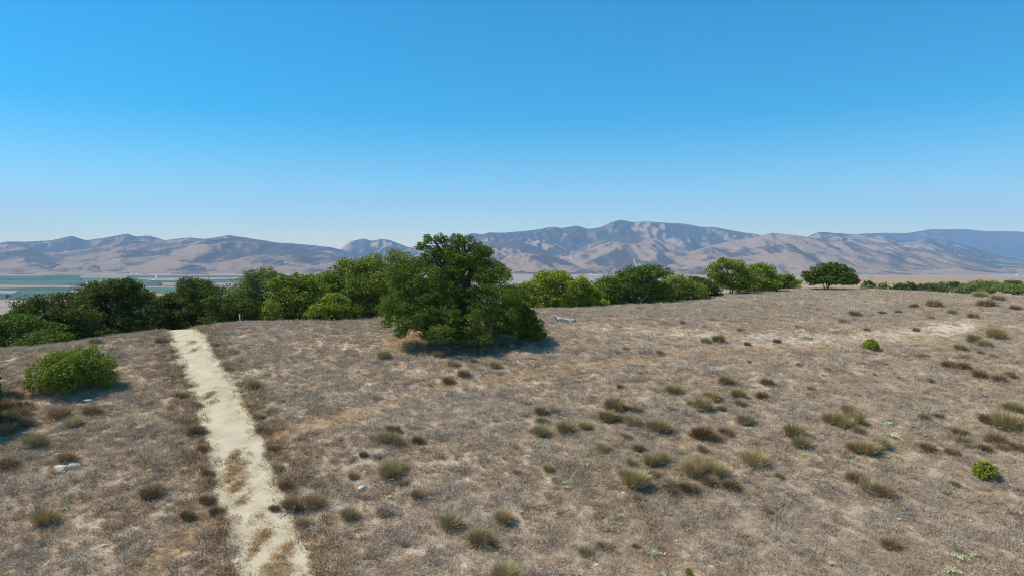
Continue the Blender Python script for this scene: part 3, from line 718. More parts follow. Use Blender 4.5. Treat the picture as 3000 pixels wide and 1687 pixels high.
TREES = [
 ('broad dark oak left of the road crest, highest of the left clump', 285, 712, 868, 92, 88, 'dark_leaf', 21, 27000, 0.17, 0),
 ('dark oak in the left clump between its highest and its lowest crowns', 165, 744, 890, 92, 82, 'dark_leaf', 22, 17000, 0.17, 0),
 ('low dark oak at the downhill end of the left clump', 40, 796, 900, 98, 76, 'oak', 23, 14000, 0.16, 0),
 ('green oak thicket at the foot of the left clump, in front of its highest crown', 95, 832, 905, 60, 71, 'oak', 24, 6000, 0.15, 0),
 ('small dark oak filling the gap behind the road crest', 432, 742, 836, 60, 92, 'dark_leaf', 25, 9000, 0.17, 80),
 ('dark oak just right of the road crest', 525, 706, 826, 70, 94, 'dark_leaf', 26, 12000, 0.17, 150),
 ('pale oak with tall grey twigs behind the white post', 630, 682, 822, 68, 92, 'grey_leaf', 27, 12000, 0.17, 500),
 ('low dark oak in front of the pale oak, behind the white post', 590, 745, 818, 60, 87, 'dark_leaf', 28, 8000, 0.16, 60),
 ('rounded bright green oak next to the pale lichen hung stems', 755, 692, 802, 66, 86, 'mid_leaf', 29, 12000, 0.16, 500),
 ('oak hung with pale lichen above the dead branch pile', 848, 664, 800, 66, 90, 'mid_leaf', 30, 13000, 0.16, 1600),
 ('tall leaning oak touching the left side of the largest oak', 935, 650, 800, 66, 88, 'mid_leaf', 31, 13000, 0.16, 500),
 ('grey green oak rising behind the left shoulder of the largest oak', 985, 640, 800, 62, 98, 'grey_leaf', 32, 10000, 0.18, 200),
 ('low front bush oak below the lichen hung oak', 830, 738, 802, 44, 84, 'bright_leaf', 33, 6000, 0.15, 200),
 ('low bright oak beside the right flank of the largest oak', 1345, 706, 782, 56, 101, 'bright_leaf', 34, 8000, 0.17, 0),
 ('tall bright yellow green oak behind the fallen log', 1412, 685, 780, 56, 100, 'bright_leaf', 35, 10000, 0.17, 60),
 ('bright green oak between the log and the dark round oak', 1468, 700, 778, 44, 99, 'bright_leaf', 36, 8000, 0.17, 60),
 ('small far oak showing between the bright oak and the dark round oak', 1512, 702, 772, 34, 112, 'dark_leaf', 37, 5000, 0.18, 40),
 ('dark round topped oak, darkest of the tree line', 1583, 667, 772, 84, 104, 'oak', 38, 16000, 0.17, 60),
 ('low green oak on the right of the dark round oak', 1705, 698, 762, 60, 108, 'mid_leaf', 39, 9000, 0.17, 0),
 ('small dark oak between the low green oak and the tall forked oak', 1765, 696, 752, 38, 113, 'dark_leaf', 40, 6000, 0.18, 0),
 ('pale crowned oak with a bare visible trunk near the hill top', 1842, 656, 734, 52, 120, 'mid_leaf', 41, 11000, 0.17, 700),
 ('green oak close beside the oak with the bare trunk', 1906, 666, 736, 44, 126, 'bright_leaf', 42, 8000, 0.18, 60),
 ('low green oak between the trunked oak and the lone oak', 1966, 690, 732, 34, 138, 'mid_leaf', 43, 7000, 0.19, 0),
 ('plain green oak between the pale oak and the rounded bright oak', 690, 712, 812, 56, 96, 'mid_leaf', 44, 9000, 0.17, 60),
 ('green oak showing between the rounded bright oak and the lichen hung oak', 800, 694, 805, 54, 97, 'mid_leaf', 45, 9000, 0.17, 60),
 ('green oak behind the lichen hung oak and the leaning oak', 893, 672, 800, 54, 99, 'mid_leaf', 46, 9000, 0.17, 60),
 ('dark low oak at the right side of the road crest', 480, 728, 832, 52, 96, 'dark_leaf', 47, 9000, 0.17, 0),
 ('dark oak filling the downhill side of the left clump', 95, 772, 890, 74, 84, 'dark_leaf', 48, 11000, 0.17, 0),
 ('dark oak behind the highest crown of the left clump', 225, 722, 880, 70, 92, 'dark_leaf', 49, 11000, 0.17, 0),
 ('dark oak at the road side of the left clump', 345, 735, 860, 50, 93, 'dark_leaf', 50, 9000, 0.17, 0),
]
for lab, x, top, bot, hw, d, mt, sd_, n, lf, lic in TREES:
    simple(lab, x, top, bot, hw, d, M[mt], sd_, n, lf, lic, dead=4 if lic > 100 else 0, low=0.9 if sd_ == 41 else -1.0)
# lone oak on the hill top, wide flat crown on several stems
LO = on_ground(2078, 730)
k = S / 2000.0 * LO[1]
def lp(x, y): return (x - 2078) * k, (730 - y) * k
Ls = []
for x, y, hw, hh, dy in ((2085, 694, 36, 19, 0.6), (2048, 682, 16, 12, -.6), (2068, 672, 17, 11, -.3), (2092, 668, 16, 9, 0), (2080, 684, 22, 14, -1.2), (2112, 676, 18, 12, -.5), (2130, 686, 18, 12, 0), (2035, 696, 15, 11, 0), (2028, 690, 8, 8, 0.5), (2055, 700, 22, 12, -1.5), (2085, 704, 24, 12, -1.8), (2115, 704, 22, 12, -1.4), (2140, 698, 13, 9, -.4), (2150, 708, 9, 8, 0), (2108, 692, 22, 13, -1.2), (2060, 706, 24, 10, 1.5), (2100, 706, 26, 11, 1.6), (2040, 710, 14, 8, 0), (2128, 712, 14, 7, -.5)):
    x_, z_ = lp(x, y); Ls.append((x_, dy, z_, hw * k, 2.2 if hw > 24 else 1.6, hh * k))
tree('oak_tree', 'lone wide oak on several stems standing on the bare hill top', 'tree', LO, Ls, 16000, 0.14, M['oak'], 61, 0.22, 4, None, 700, 0.26, 8, low=0.9)
# bushes around
def bush(label, x, basey, w, h, mat, seed, n, leaf, name='bush', cat='bush', group=None, depth=None, d_=None):
    b = on_ground(x, basey) if depth is None else at_depth(x, depth)
    k = S / 2000.0 * b[1]; hw = w * k / 2; hh = h * k
    rng = np.random.default_rng(seed)
    L = [(0, 0, hh * 0.42, hw * 0.66, hw * 0.6, hh * 0.42)]
    for q in range(16):
        an = q * 2.4 + rng.normal() * 0.2; r0 = math.sqrt((q + 0.5) / 16) * 0.80; zt = (0.98 - 0.62 * r0 ** 2) * (0.78 + 0.26 * rng.random()); rr = 0.20 + 0.12 * rng.random()
        L.append((math.cos(an) * hw * r0, math.sin(an) * hw * r0 * 0.9, hh * (zt - rr), hw * rr, hw * rr, hh * rr * 1.1))
        if q > 7: L.append((math.cos(an) * hw * r0, math.sin(an) * hw * r0 * 0.9, hh * 0.2, hw * rr, hw * rr, hh * 0.22))
    return tree(name, label, cat, b, L, n, leaf, mat, seed, 0.06 + 0.02 * hw, 2, group, 0, 0.3, 0)
bush('large rounded green bush alone on the slope left of the road', 192, 978, 225, 122, M['mid_leaf'], 71, 26000, 0.075, cat='bush')
b_ = on_ground(-45, 1010)
bush('green bush at the left edge throwing shade into the hollow', -84, 1000, 165, 150, M['oak'], 72, 9000, 0.12)
bush('bush further out at the left, beside the shaded hollow', -98, 1085, 200, 220, M['oak'], 76, 9000, 0.12)
bush('yellow green bush standing below the pale eroded bank', 2190, 880, 42, 32, M['yellow_leaf'], 73, 7000, 0.05)
bush('pale yellow green bush alone in open grass away from the bank', 2476, 1199, 66, 46, M['yellow_leaf'], 74, 5000, 0.05)
bush('yellow green sprig at the foot of the slope', 1733, 1449, 20, 26, M['yellow_leaf'], 75, 900, 0.035)
# far oak scrub at the right, beyond the crest
rng = np.random.default_rng(90)
FAR = [(2185, 708, 719, 40, 190), (2225, 711, 721, 34, 210), (2262, 713, 724, 36, 250), (2290, 710, 727, 40, 320), (2330, 712, 730, 44, 330), (2370, 710, 732, 46, 330), (2400, 708, 732, 40, 380), (2435, 712, 738, 46, 340), (2465, 704, 736, 56, 420), (2500, 706, 738, 60, 420), (2530, 712, 746, 56, 360), (2560, 716, 752, 60, 330), (2548, 704, 735, 44, 460), (2480, 722, 745, 46, 340), (2590, 712, 750, 56, 380), (2415, 722, 736, 40, 300), (2350, 718, 730, 36, 290)]
FM = [('mid_leaf', 'mid green'), ('grey_leaf', 'grey green'), ('dark_leaf', 'dark green')]
for i, (x, top, bot, w, d) in enumerate(FAR):
    mt, nm = FM[int(rng.integers(3))]
    b = at_depth(x, d); kk = S / 2000.0 * d
    h = max(2.2, ray(1500, top * S)[1] * d - b[2]); hw = w * kk / 2
    L = [(0, 0, h * 0.5, hw * 0.75, hw * 0.75, h * 0.5)] + [(math.cos(q * 1.26 + i) * hw * 0.5, math.sin(q * 1.26 + i) * hw * 0.5, h * (0.42 + 0.2 * rng.random()), hw * 0.5, hw * 0.5, h * 0.36) for q in range(5)]
    t_ = tree('scrub_oak', ('small ' if hw < 4.5 else 'wide ' if hw > 7 else 'rounded ') + nm + ' scrub oak ' + ('low behind the lone oak' if x < 2275 else 'in the far row below the brown plateau' if d > 350 else 'just beyond the right crest'), 'tree', b, L, 3000, 0.34, M[mt], 300 + i, 0.2, 1, nm + ' scrub oaks below the brown plateau')
for i, (x, d, h, hw) in enumerate([(30, 230, 6, 5), (70, 300, 6, 6), (5, 330, 7, 7), (470, 330, 7, 8), (410, 300, 6, 6), (500, 420, 7, 8), (380, 420, 6, 7), (120, 420, 6, 8)]):
    b = at_depth(x, d)
    L = [(0, 0, h * 0.5, hw * 0.75, hw * 0.75, h * 0.5)] + [(math.cos(q * 1.26 + i) * hw * 0.5, math.sin(q * 1.26 + i) * hw * 0.5, h * (0.42 + 0.2 * rng.random()), hw * 0.5, hw * 0.5, h * 0.36) for q in range(5)]
    tree('scrub_oak', ('rounded' if h < 7 else 'tall') + ' dark oak on the lower slope ' + ('seen past the left clump' if x < 200 else 'seen through the gap behind the road crest'), 'tree', b, L, 2500, 0.36, M['dark_leaf'], 340 + i, 0.2, 1, 'oaks on the lower left slope')

# ------------------------------------------------------------------ shrubs and bunch grass, one object each
def blades(n, h, spread, width, rng, lean=0.7, base=0.25, segs=2, droop=0.15, hv=0.35):
    """thin curved stems fanning out of a small base; 2 quads and a tip each"""
    th = rng.random(n) * 6.283; r0 = base * np.sqrt(rng.random(n)) * spread
    out = np.stack([np.cos(th), np.sin(th)], -1)
    th2 = th + rng.normal(size=n) * 0.5; o2 = np.stack([np.cos(th2), np.sin(th2)], -1)
    le = lean * np.abs(rng.normal(size=n)) * 0.55 + lean * 0.55 * (r0 / (base * spread + 1e-6))
    hh = h * (1 - hv + hv * rng.random(n)) * np.cos(np.clip(le, 0, 1.25)) ** 0.6
    rch = np.tan(np.clip(le, 0, 1.2)) * hh * 0.8; rch = np.minimum(rch, spread * 1.05)
    p0 = np.c_[out * r0[:, None], np.full(n, -0.03)]
    p2 = np.c_[out * r0[:, None] + o2 * rch[:, None], hh - droop * rch]
    p1 = p0 * 0.5 + p2 * 0.5; p1[:, 2] += 0.12 * hh; p1[:, :2] -= o2 * (0.12 * rch)[:, None]
    sa = rng.random(n) * 6.283
    sd__ = np.stack([np.cos(sa), np.sin(sa), 0 * sa], -1) * (width * (0.6 + 0.8 * rng.random(n)))[:, None] / 2
    V = np.stack([p0 - sd__, p0 + sd__, p1 + sd__ * 0.9, p1 - sd__ * 0.9, p2 + sd__ * 0.15], 1).reshape(-1, 3)
    i = np.arange(n)[:, None] * 5
    return V, [i + np.array([0, 1, 2, 3]), i + np.array([3, 2, 4])]
def twig_tuft(n, h, spread, width, rng):
    """loose criss-cross of dead twigs / thatch close to the ground"""
    p = np.c_[(rng.random((n, 2)) - 0.5) * 2 * spread, rng.random(n) * h * 0.6]
    d = rng.normal(size=(n, 3)); d[:, 2] = np.abs(d[:, 2]) * 0.7; d /= np.linalg.norm(d, axis=1)[:, None]
    L = h * (0.4 + 0.7 * rng.random(n)); q = p + d * L[:, None]
    s_ = np.cross(d, rng.normal(size=(n, 3))); s_ /= np.linalg.norm(s_, axis=1)[:, None]; s_ *= width / 2
    V = np.stack([p - s_, p + s_, q + s_ * 0.4, q - s_ * 0.4], 1).reshape(-1, 3)
    return V, [np.arange(4 * n).reshape(n, 4)]
SHR = {}
for kk_, (mt, n, h, lean, w) in {'o': ('g_olive', 1000, 0.72, 0.9, 0.014), 'd': ('g_dark', 900, 0.6, 1.0, 0.014), 's': ('g_sage', 950, 0.64, 0.95, 0.014), 'g': ('g_grey', 800, 0.46, 1.1, 0.013), 'b': ('g_verge', 800, 0.5, 1.15, 0.014)}.items():
    SHR[kk_] = []
    for v in range(4):
        r_ = np.random.default_rng(500 + v * 7 + ord(kk_))
        V, F = blades(n, h, 0.5, w, r_, lean, 0.55, hv=0.45)
        V2, F2 = twig_tuft(120, 0.22, 0.42, 0.02, r_)
        V = np.vstack([V, V2]); F = [np.vstack([F[0], F2[0] + 5 * n]), F[1]]
        SHR[kk_].append(mesh_np('shrub', V, F, M[mt]))
SHRUBS = '''975 1112 75 s;948 1108 70 g;990 1088 48 o;1002 1120 50 d;1052 1114 46 d;914 1146 30 s;950 1150 40 g;985 1200 78 o;1010 1180 40 o;1012 1217 40 s;1050 1252 48 o;880 1303 62 s;965 1292 56 g;738 1275 92 b;795 1270 70 b;1135 1325 82 s;1268 1312 66 o;1210 1366 88 o;1270 1462 96 o;1128 962 42 d;1167 945 46 s;1140 920 44 s;1103 897 42 s;1150 905 40 g;1193 912 30 d;1246 924 40 s;967 900 46 s;1330 1014 32 g;1362 1040 46 o;1397 1036 38 s;1364 1062 42 s;1362 1094 54 o;1345 1088 30 d;1425 1086 62 o;1472 1076 46 o;1545 1030 70 o;1580 1034 40 d;1605 1036 40 s;1528 1056 60 o;1560 1058 40 d;1592 1068 62 s;1660 1084 78 o;1640 1078 40 o;1695 988 52 o;1690 1030 44 g;1790 1004 60 o;1768 1030 64 o;1738 1018 30 s;1825 966 48 o;1858 1000 52 o;1862 1018 40 s;1918 1002 44 d;1930 966 46 s;1876 1062 66 s;1765 1098 76 d;1800 1106 50 d;1825 1092 52 d;1815 1030 36 d;1518 1134 52 s;1608 1132 42 d;1575 1098 44 g;1590 1166 40 s;1640 1166 62 o;1668 1162 50 o;1600 1222 92 o;1575 1200 50 o;1648 1196 46 d;1690 1222 66 s;1745 1192 80 o;1800 1196 70 o;1770 1180 70 o;1735 1236 66 d;1785 1216 58 d;1838 1226 60 d;1694 1242 44 d;1897 1168 84 o;1768 1134 36 s;1380 1182 36 o;1605 1258 36 d;1885 912 14 d;1613 942 16 o;2095 1062 70 o;2150 1066 66 o;2125 1074 60 o;2135 1038 60 d;2160 1088 40 o;1997 1096 74 o;2015 1122 62 s;2150 1132 60 d;2185 1138 70 o;2215 1124 60 s;2325 1054 40 d;2362 1050 34 d;2335 1132 54 d;2300 1078 20 d;2415 1098 62 d;2425 1114 60 s;2490 1062 70 d;2530 1078 90 o;2560 1070 70 o;2548 1034 60 o;2505 1114 68 d;2525 1130 40 d;2560 1130 60 d;2476 1132 44 d;2392 1140 48 d;2440 1125 40 s;2150 1206 66 d;2185 1230 70 s;2222 1246 74 d;2240 1376 66 d;2210 1340 24 g;1472 1390 52 s;1518 1376 50 s;1600 1375 26 s;1933 1288 36 d;1400 1210 40 g;2505 850 62 o;2450 862 46 o;2478 872 46 s;2415 880 40 o;2385 922 44 d;2422 926 44 d;2464 948 46 s;2512 958 46 d;2540 948 36 s;2315 898 26 d;2332 898 20 d;2200 944 16 d;2468 890 24 d;2498 898 24 d;1865 834 26 o;1808 860 44 s;1775 862 36 s;1880 868 24 d;1955 862 28 d;2007 825 22 d;2305 833 24 d;2340 802 26 d;2448 800 36 d;2180 832 22 d;2150 795 40 s;2220 790 26 d;2260 788 26 d;2300 775 30 d;2350 772 50 d;2480 772 60 d;2510 757 44 d;2465 748 44 s;2555 780 40 d;2395 790 30 s;2120 812 30 s;1660 890 24 o;1715 815 22 s;85 1118 82 s;168 1158 66 d;20 1174 62 d;112 1318 84 o;130 1310 40 d;495 1090 62 b;470 1064 44 b;510 1130 36 d;523 1195 46 b;530 1215 44 b;380 1245 90 b;492 1022 40 b;455 998 42 b;640 975 44 o;660 1085 50 b;690 1130 50 b;650 1050 40 s;405 860 40 d;240 865 40 s;60 1030 60 d;18 1062 80 d;48 1048 70 d;8 1028 70 d;70 1072 60 d;12 1090 70 d;150 1050 70 d;230 1040 60 d;185 1070 60 s;40 1000 50 d;700 1180 40 s;720 1225 60 b;760 1320 50 s;545 1290 60 b;520 1260 60 b;470 1300 50 s;690 1280 40 b;1015 1370 40 g;890 1200 40 d;1450 960 26 g;1575 880 24 d;540 870 26 d;575 930 30 s;1300 1190 30 d;2050 1240 30 g;1960 1200 30 d;2300 1200 30 g;2400 1220 34 d;2040 980 26 d;2080 930 24 s;2260 950 24 g;2340 960 24 d;2010 920 22 s;1560 975 24 d;1490 1000 28 g'''
ZONES = [(lambda x, y: x < 440 and y < 1050, 'on the slope left of the road'),
         (lambda x, y: x < 0.42 * y - 60 and x < 480, 'in the grass left of the road'),
         (lambda x, y: x < 820 and y < 1500 and abs(x - (100 + 0.42 * y)) < 210, 'along the gravel road verge'),
         (lambda x, y: y < 900 and x > 2280, 'at the uphill end of the eroded bank'),
         (lambda x, y: y < 900 and x > 1650, 'along the lower eroded bank'),
         (lambda x, y: y < 965 and x < 1420, 'in front of the largest oak'),
         (lambda x, y: x < 1120, 'between the road and the open grass'),
         (lambda x, y: x < 1320, 'in the open grass below the faint track'),
         (lambda x, y: 1320 <= x < 1950 and y >= 1120, 'in the dense shrub patch'),
         (lambda x, y: 1320 <= x < 1640, 'uphill of the dense shrub patch'),
         (lambda x, y: 1320 <= x < 1950, 'uphill of the patch near the bank'),
         (lambda x, y: x >= 2290 and y > 1000, 'above the pale yellow bush'),
         (lambda x, y: x >= 1950 and y > 1000, 'between dense patch and pale yellow bush'),
         (lambda x, y: True, 'on the open slope below the bank')]
KN = {'o': ('bunch_grass_shrub', 'olive tufted shrub'), 'd': ('twiggy_shrub', 'dark brown twiggy shrub'), 's': ('sage_shrub', 'grey green shrub'), 'g': ('dead_shrub', 'pale grey dead shrub'), 'b': ('verge_shrub', 'orange brown dry shrub')}
rng = np.random.default_rng(12)
SHRUB_SPOTS = []
SHL = []
for i, sline in enumerate(SHRUBS.split(';')):
    x, y, w, kd = sline.split(); x, y, w = float(x), float(y), float(w)
    p = on_ground(x, min(y, 1500)); k = S / 2000.0 * p[1]
    if y > 1449: p = on_ground(x, y)
    o = bpy.data.objects.new(KN[kd][0], SHR[kd][int(rng.integers(4))]); COL.objects.link(o)
    sc = w * k * 0.80
    o.location = p; o.rotation_euler = (rng.normal() * 0.06, rng.normal() * 0.06, rng.random() * 6.28)
    o.scale = (sc * 1.05, sc * 1.05, sc * (0.9 + 0.3 * rng.random()))
    SHRUB_SPOTS.append((p[0], p[1], sc / 2))
    zn = next(z for f, z in ZONES if f(x, y))
    SHL.append((o, kd, sc, zn))

for o, kd, sc, zn in SHL:                      # size and company tell the shrubs apart
    near_ = sum(1 for a, b2, r0 in SHRUB_SPOTS if 0.01 < math.hypot(a - o.location.x, b2 - o.location.y) < r0 + sc / 2 + 0.15)
    how = 'standing clear' if near_ == 0 else ('touching one neighbour' if near_ == 1 else 'crowded by neighbours')
    size = 'tiny' if sc < 0.6 else 'small' if sc < 0.95 else 'medium' if sc < 1.3 else 'large' if sc < 1.8 else 'very large'
    lab = size + ' ' + KN[kd][1] + ' ' + how + ' ' + zn
    tag(o, lab, 'shrub', size + ' ' + KN[kd][1] + 's ' + zn)

# ------------------------------------------------------------------ pale green mat plants
def mat_mesh(seed):
    r_ = np.random.default_rng(seed); n = 170
    p = np.c_[r_.normal(size=(n, 2)) * np.array([0.36, 0.30]), 0.03 + 0.05 * r_.random(n)]
    an = np.arctan2(p[:, 1], p[:, 0]); rr = np.hypot(p[:, 0], p[:, 1])
    keep = rr < 0.55 + 0.35 * np.sin(an * 3 + seed) + 0.15 * np.sin(an * 7 + seed * 2); p = p[keep]
    V, F = leaves(p, np.tile([0, 0, 1.0], (len(p), 1)), 0.05 + 0.04 * r_.random(len(p)), r_, 0.7, 0.35)
    return mesh_np('mat_plant', V, F, M['mat_plant'], False, {'rnd': np.repeat(r_.random(len(p)), 4)})
MM = [mat_mesh(s_) for s_ in range(5)]
for i, (x, y, w) in enumerate([(1475, 1171, 34), (1420, 1216, 26), (1425, 1228, 24), (1490, 1222, 12), (1645, 1395, 44), (2408, 1404, 42), (2445, 1400, 30), (2395, 1440, 44), (2240, 1098, 40), (2235, 1068, 30), (2225, 1150, 22), (145, 1146, 24), (160, 1283, 30), (2140, 1163, 30), (2020, 1145, 18), (1556, 1340, 12), (1310, 1290, 20), (980, 1252, 16), (1168, 1243, 14), (640, 1020, 20), (1330, 1150, 20), (2300, 1030, 20), (1560, 1300, 18), (1665, 1449, 26), (2330, 1210, 16), (1880, 1080, 18), (2030, 850, 30), (2090, 1420, 24)]):
    p = on_ground(x, y); k = S / 2000.0 * p[1]
    o = bpy.data.objects.new('mat_plant', MM[i % 5]); COL.objects.link(o); o.location = (p[0], p[1], p[2] + 0.10)
    s_ = w * k * 0.75; o.scale = (s_ * 1.1, s_ * 1.1, s_ * 1.3); o.rotation_euler = (0, 0, i * 1.7)
    zn = next(z for f, z in ZONES if f(x, y))
    sz = 'tiny' if s_ < 0.3 else 'small' if s_ < 0.42 else 'medium sized' if s_ < 0.55 else 'broad'
    tag(o, sz + ' flat mint green mat plant ' + zn, 'plant', 'pale mat plants ' + zn)

# ------------------------------------------------------------------ rocks
def rock_mesh(seed, n=3):
    import bmesh
    bm = bmesh.new(); bmesh.ops.create_icosphere(bm, subdivisions=n, radius=1)
    r_ = np.random.default_rng(seed); off = r_.random(3) * 20
    # cut by random planes for broken faces, then roughen
    pl = r_.normal(size=(9, 3)); pl /= np.linalg.norm(pl, axis=1)[:, None]; dd = 0.55 + 0.35 * r_.random(9)
    co = np.array([v.co[:] for v in bm.verts])
    for q, d in zip(pl, dd):
        ex = np.maximum(co @ q - d, 0); co = co - ex[:, None] * q
    co = co * (1 + 0.10 * fbm(co[:, 0] * 2 + off[0] + co[:, 2], co[:, 1] * 2 + off[1], 3))[:, None]
    for v, c in zip(bm.verts, co): v.co = c
    me = bpy.data.meshes.new('rock'); bm.to_mesh(me); bm.free(); me.materials.append(M['white_rock'])
    return me
RM = [rock_mesh(s_) for s_ in range(6)]
def rock(x, y, w, dims, label, group=None, i=0, rz=0, tilt=0):
    p = on_ground(x, y); k = S / 2000.0 * p[1] * w / 2
    o = bpy.data.objects.new('rock', RM[i % 6]); COL.objects.link(o)
    o.scale = (k * dims[0], k * dims[1], k * dims[2]); o.rotation_euler = (tilt, tilt * 0.5, rz)
    o.location = (p[0], p[1], p[2] + 0.35 * k * dims[2]); tag(o, label, 'rock', group)
rock(152, 1182, 42, (1, .7, .42), 'flat pale slab of the broken rock pair left of the road', None, 0, 0.3, 0.15)
rock(182, 1174, 44, (1, .5, .34), 'tilted pale slab leaning on the broken rock pair left of the road', None, 1, 0.6, 0.3)
rock(158, 1187, 14, (1, .7, .5), 'small chip in front of the broken rock pair left of the road', None, 2, 0)
rock(222, 1010, 22, (1, .7, .5), 'white rock in the shade below the large round bush', None, 3, 0.4)
rock(262, 1600 / S * 1.0, 16, (1, .8, .6), 'small white rock low in the grass left of the road', None, 4)
rock(866, 881, 22, (1, .6, .35), 'flat white rock in the grass left of the largest oak', None, 5)
rock(1562, 940, 18, (1, .7, .4), 'white rock above the dense shrub patch, larger of two', None, 2)
rock(1587, 946, 9, (1, .8, .5), 'white rock above the dense shrub patch, smaller of two', None, 3)
rock(1220, 1373, 34, (1, .6, .5), 'white rock at the foot of a rounded olive shrub', None, 0, 1)
rock(912, 1230, 26, (1, .7, .6), 'grey white rock in grass between the verge and the olive shrubs', None, 4, 0.5)
rock(716, 1126, 9, (1, .9, .8), 'tiny white stone near the right road edge', 'white stones by the road', 1)
rock(722, 1120, 8, (1, .9, .8), 'tiny white stone near the right road edge', 'white stones by the road', 5)
rock(875, 1026, 9, (1, .8, .6), 'tiny white stone on the faint orange track', None, 2)
for i, (x, y, w) in enumerate([(1525, 1205, 14), (1568, 1240, 16), (1790, 1425, 26), (2262, 1305, 20), (2360, 1325, 18), (2440, 1308, 16), (2405, 1330, 14), (1700, 1360, 20), (1660, 1345, 18), (2560, 905, 22), (1790, 1210, 12), (2310, 1400, 18), (1500, 1420, 18)]):
    rock(x, y, w * 0.8, (1, .8, .3), ('tiny' if w < 15 else 'small' if w < 19 else 'broad') + ' buff stone half sunk in grass ' + ('below the dense shrub patch' if x < 2000 else 'below the pale yellow bush' if y > 1000 else 'far up beside the bank'), 'buff stones in the lower grass', i, i)

# ------------------------------------------------------------------ fallen log, posts, branch pile
rng = np.random.default_rng(44)
lp0 = on_ground(1422, 811); k = S / 2000.0 * lp0[1]
log = empty('fallen_log', tuple(lp0)); tag(log, 'bleached grey fallen log with split root end on the dry grass', 'log')
def lx(px, py, dy=0.0): return np.array([(px - 1422) * k, dy, (811 - py) * k])
pth = np.array([lx(1400, 803), lx(1410, 803.5), lx(1420, 805), lx(1430, 806.5), lx(1440, 806), lx(1449, 806)])
v, f4, f3 = tube(pth, np.array([7.0, 6.6, 5.6, 5.0, 5.0, 4.0]) * k, 12, True, 0.08, rng)
logt = obj('trunk', mesh_np('trunk', v, [f4, f3], M['bleached'], True), log)
for a, b2, r0 in ((lx(1402, 803, -.1), lx(1391, 791.5, -.2), 3.0), (lx(1404, 800), lx(1396, 792.5, .2), 2.2), (lx(1401, 806, -.2), lx(1395, 811, -.4), 1.8), (lx(1406, 807, -.2), lx(1401, 812.5, -.5), 1.5), (lx(1446, 803), lx(1451, 800.5, -.1), 1.3), (lx(1434, 806, -.2), lx(1436, 811, -.5), 1.8), (lx(1428, 803), lx(1438, 800.8, .1), 1.2)):
    v, f4, f3 = tube(limb_path(a, b2, rng, 5, 0.05), np.linspace(r0, r0 * 0.45, 5) * k, 7, True, 0.08, rng)
    obj('branch_stub', mesh_np('branch_stub', v, [f4, f3], M['bleached'], True), logt)
def post(x, y, top, mat, label, lean, cap):
    p = on_ground(x, y); k = S / 2000.0 * p[1]; h = (y - top) * k
    o = empty('marker_post', tuple(p)); tag(o, label, 'post')
    v, f4, f3 = tube(np.array([[0, 0, -0.2], [lean * 0.5, 0, h * 0.5], [lean, 0, h]]), [0.045, 0.045, 0.045], 6)
    obj('shaft', mesh_np('shaft', v, [f4, f3], mat), o)
    if cap:
        v, f4, f3 = tube(np.array([[lean, 0, h - 0.02], [lean, 0, h + 0.10], [lean, 0, h + 0.13]]), [0.075, 0.075, 0.05], 8)
        obj('cap', mesh_np('cap', v, [f4, f3], M['post_white']), o)
post(605, 815, 792.5, M['post_white'], 'white marker post at the top of the slope right of the road', -0.08, True)
post(610, 812, 790, M['post_rust'], 'thin rusty post beside the white marker post', 0.05, False)
bp = on_ground(812, 801); k = S / 2000.0 * bp[1]
br = empty('dead_branch', tuple(bp)); tag(br, 'pale dead branch lying at the foot of the lichen hung oak', 'branch')
for q in range(9):
    a = np.array([rng.normal() * 0.5, rng.normal() * 0.3, 0.1]); e = a + np.array([rng.normal() * 1.1, rng.normal() * 0.4, 0.25 + 0.9 * rng.random()])
    if q == 0: a = np.array([0.6, 0, 0.1]); e = np.array([-1.1, 0, 1.6])
    v, f4, f3 = tube(limb_path(a, e, rng, 6, 0.1), np.linspace(0.06, 0.02, 6), 6, True, 0.05, rng)
    obj('twig', mesh_np('twig', v, [f4, f3], M['bleached'], True), br)

# ------------------------------------------------------------------ farm tracks and buildings far away
track_obj([(-40, 718.5), (60, 718.3), (120, 719), (170, 719.6)], 5, 'pale farm track along the edge of the green field')
track_obj([(150, 745.5), (190, 745.3)], 16, 'pale bare yard in the dark green field')
track_obj([(500, 743), (530, 741)], 16, 'pale bare yard among fields beside the oak thicket')
track_obj([(440, 722.8), (520, 722.6), (620, 722.3)], 5, 'pale farm track between the two green fields')
for pts, lab in (([(244, 713.5), (255, 706)], 'short pale track climbing between vineyard blocks'), ([(216, 716), (222, 711)], 'short pale track below the vineyard blocks'), ([(392, 702), (393, 694)], 'straight pale track up the knoll'),
                 ([(280, 700), (310, 704), (350, 703), (400, 700), (440, 704)], 'pale winding track round the knoll'), ([(290, 712), (330, 707), (390, 706)], 'pale track curving under the knoll')):
    track_obj(pts, 5, lab)
for pts, lab in (([(1435, 652), (1433, 645), (1437, 640), (1436, 634)], 'pale zigzag track on the round tan hill'), ([(1478, 628), (1483, 621), (1482, 617)], 'short pale track high on the round tan hill'),
                 ([(1601, 672), (1598, 664), (1594, 658), (1598, 653)], 'pale track climbing the hill right of the round tan hill'), ([(1918, 612), (1922, 620), (1960, 625), (2000, 632)], 'pale track along the long tan ridge'), ([(738, 650), (758, 655), (790, 658)], 'pale track across the left foothills'), ([(318, 628), (324, 633)], 'short pale scar on the left foothills')):
    track_obj(pts, 5, lab, 6)
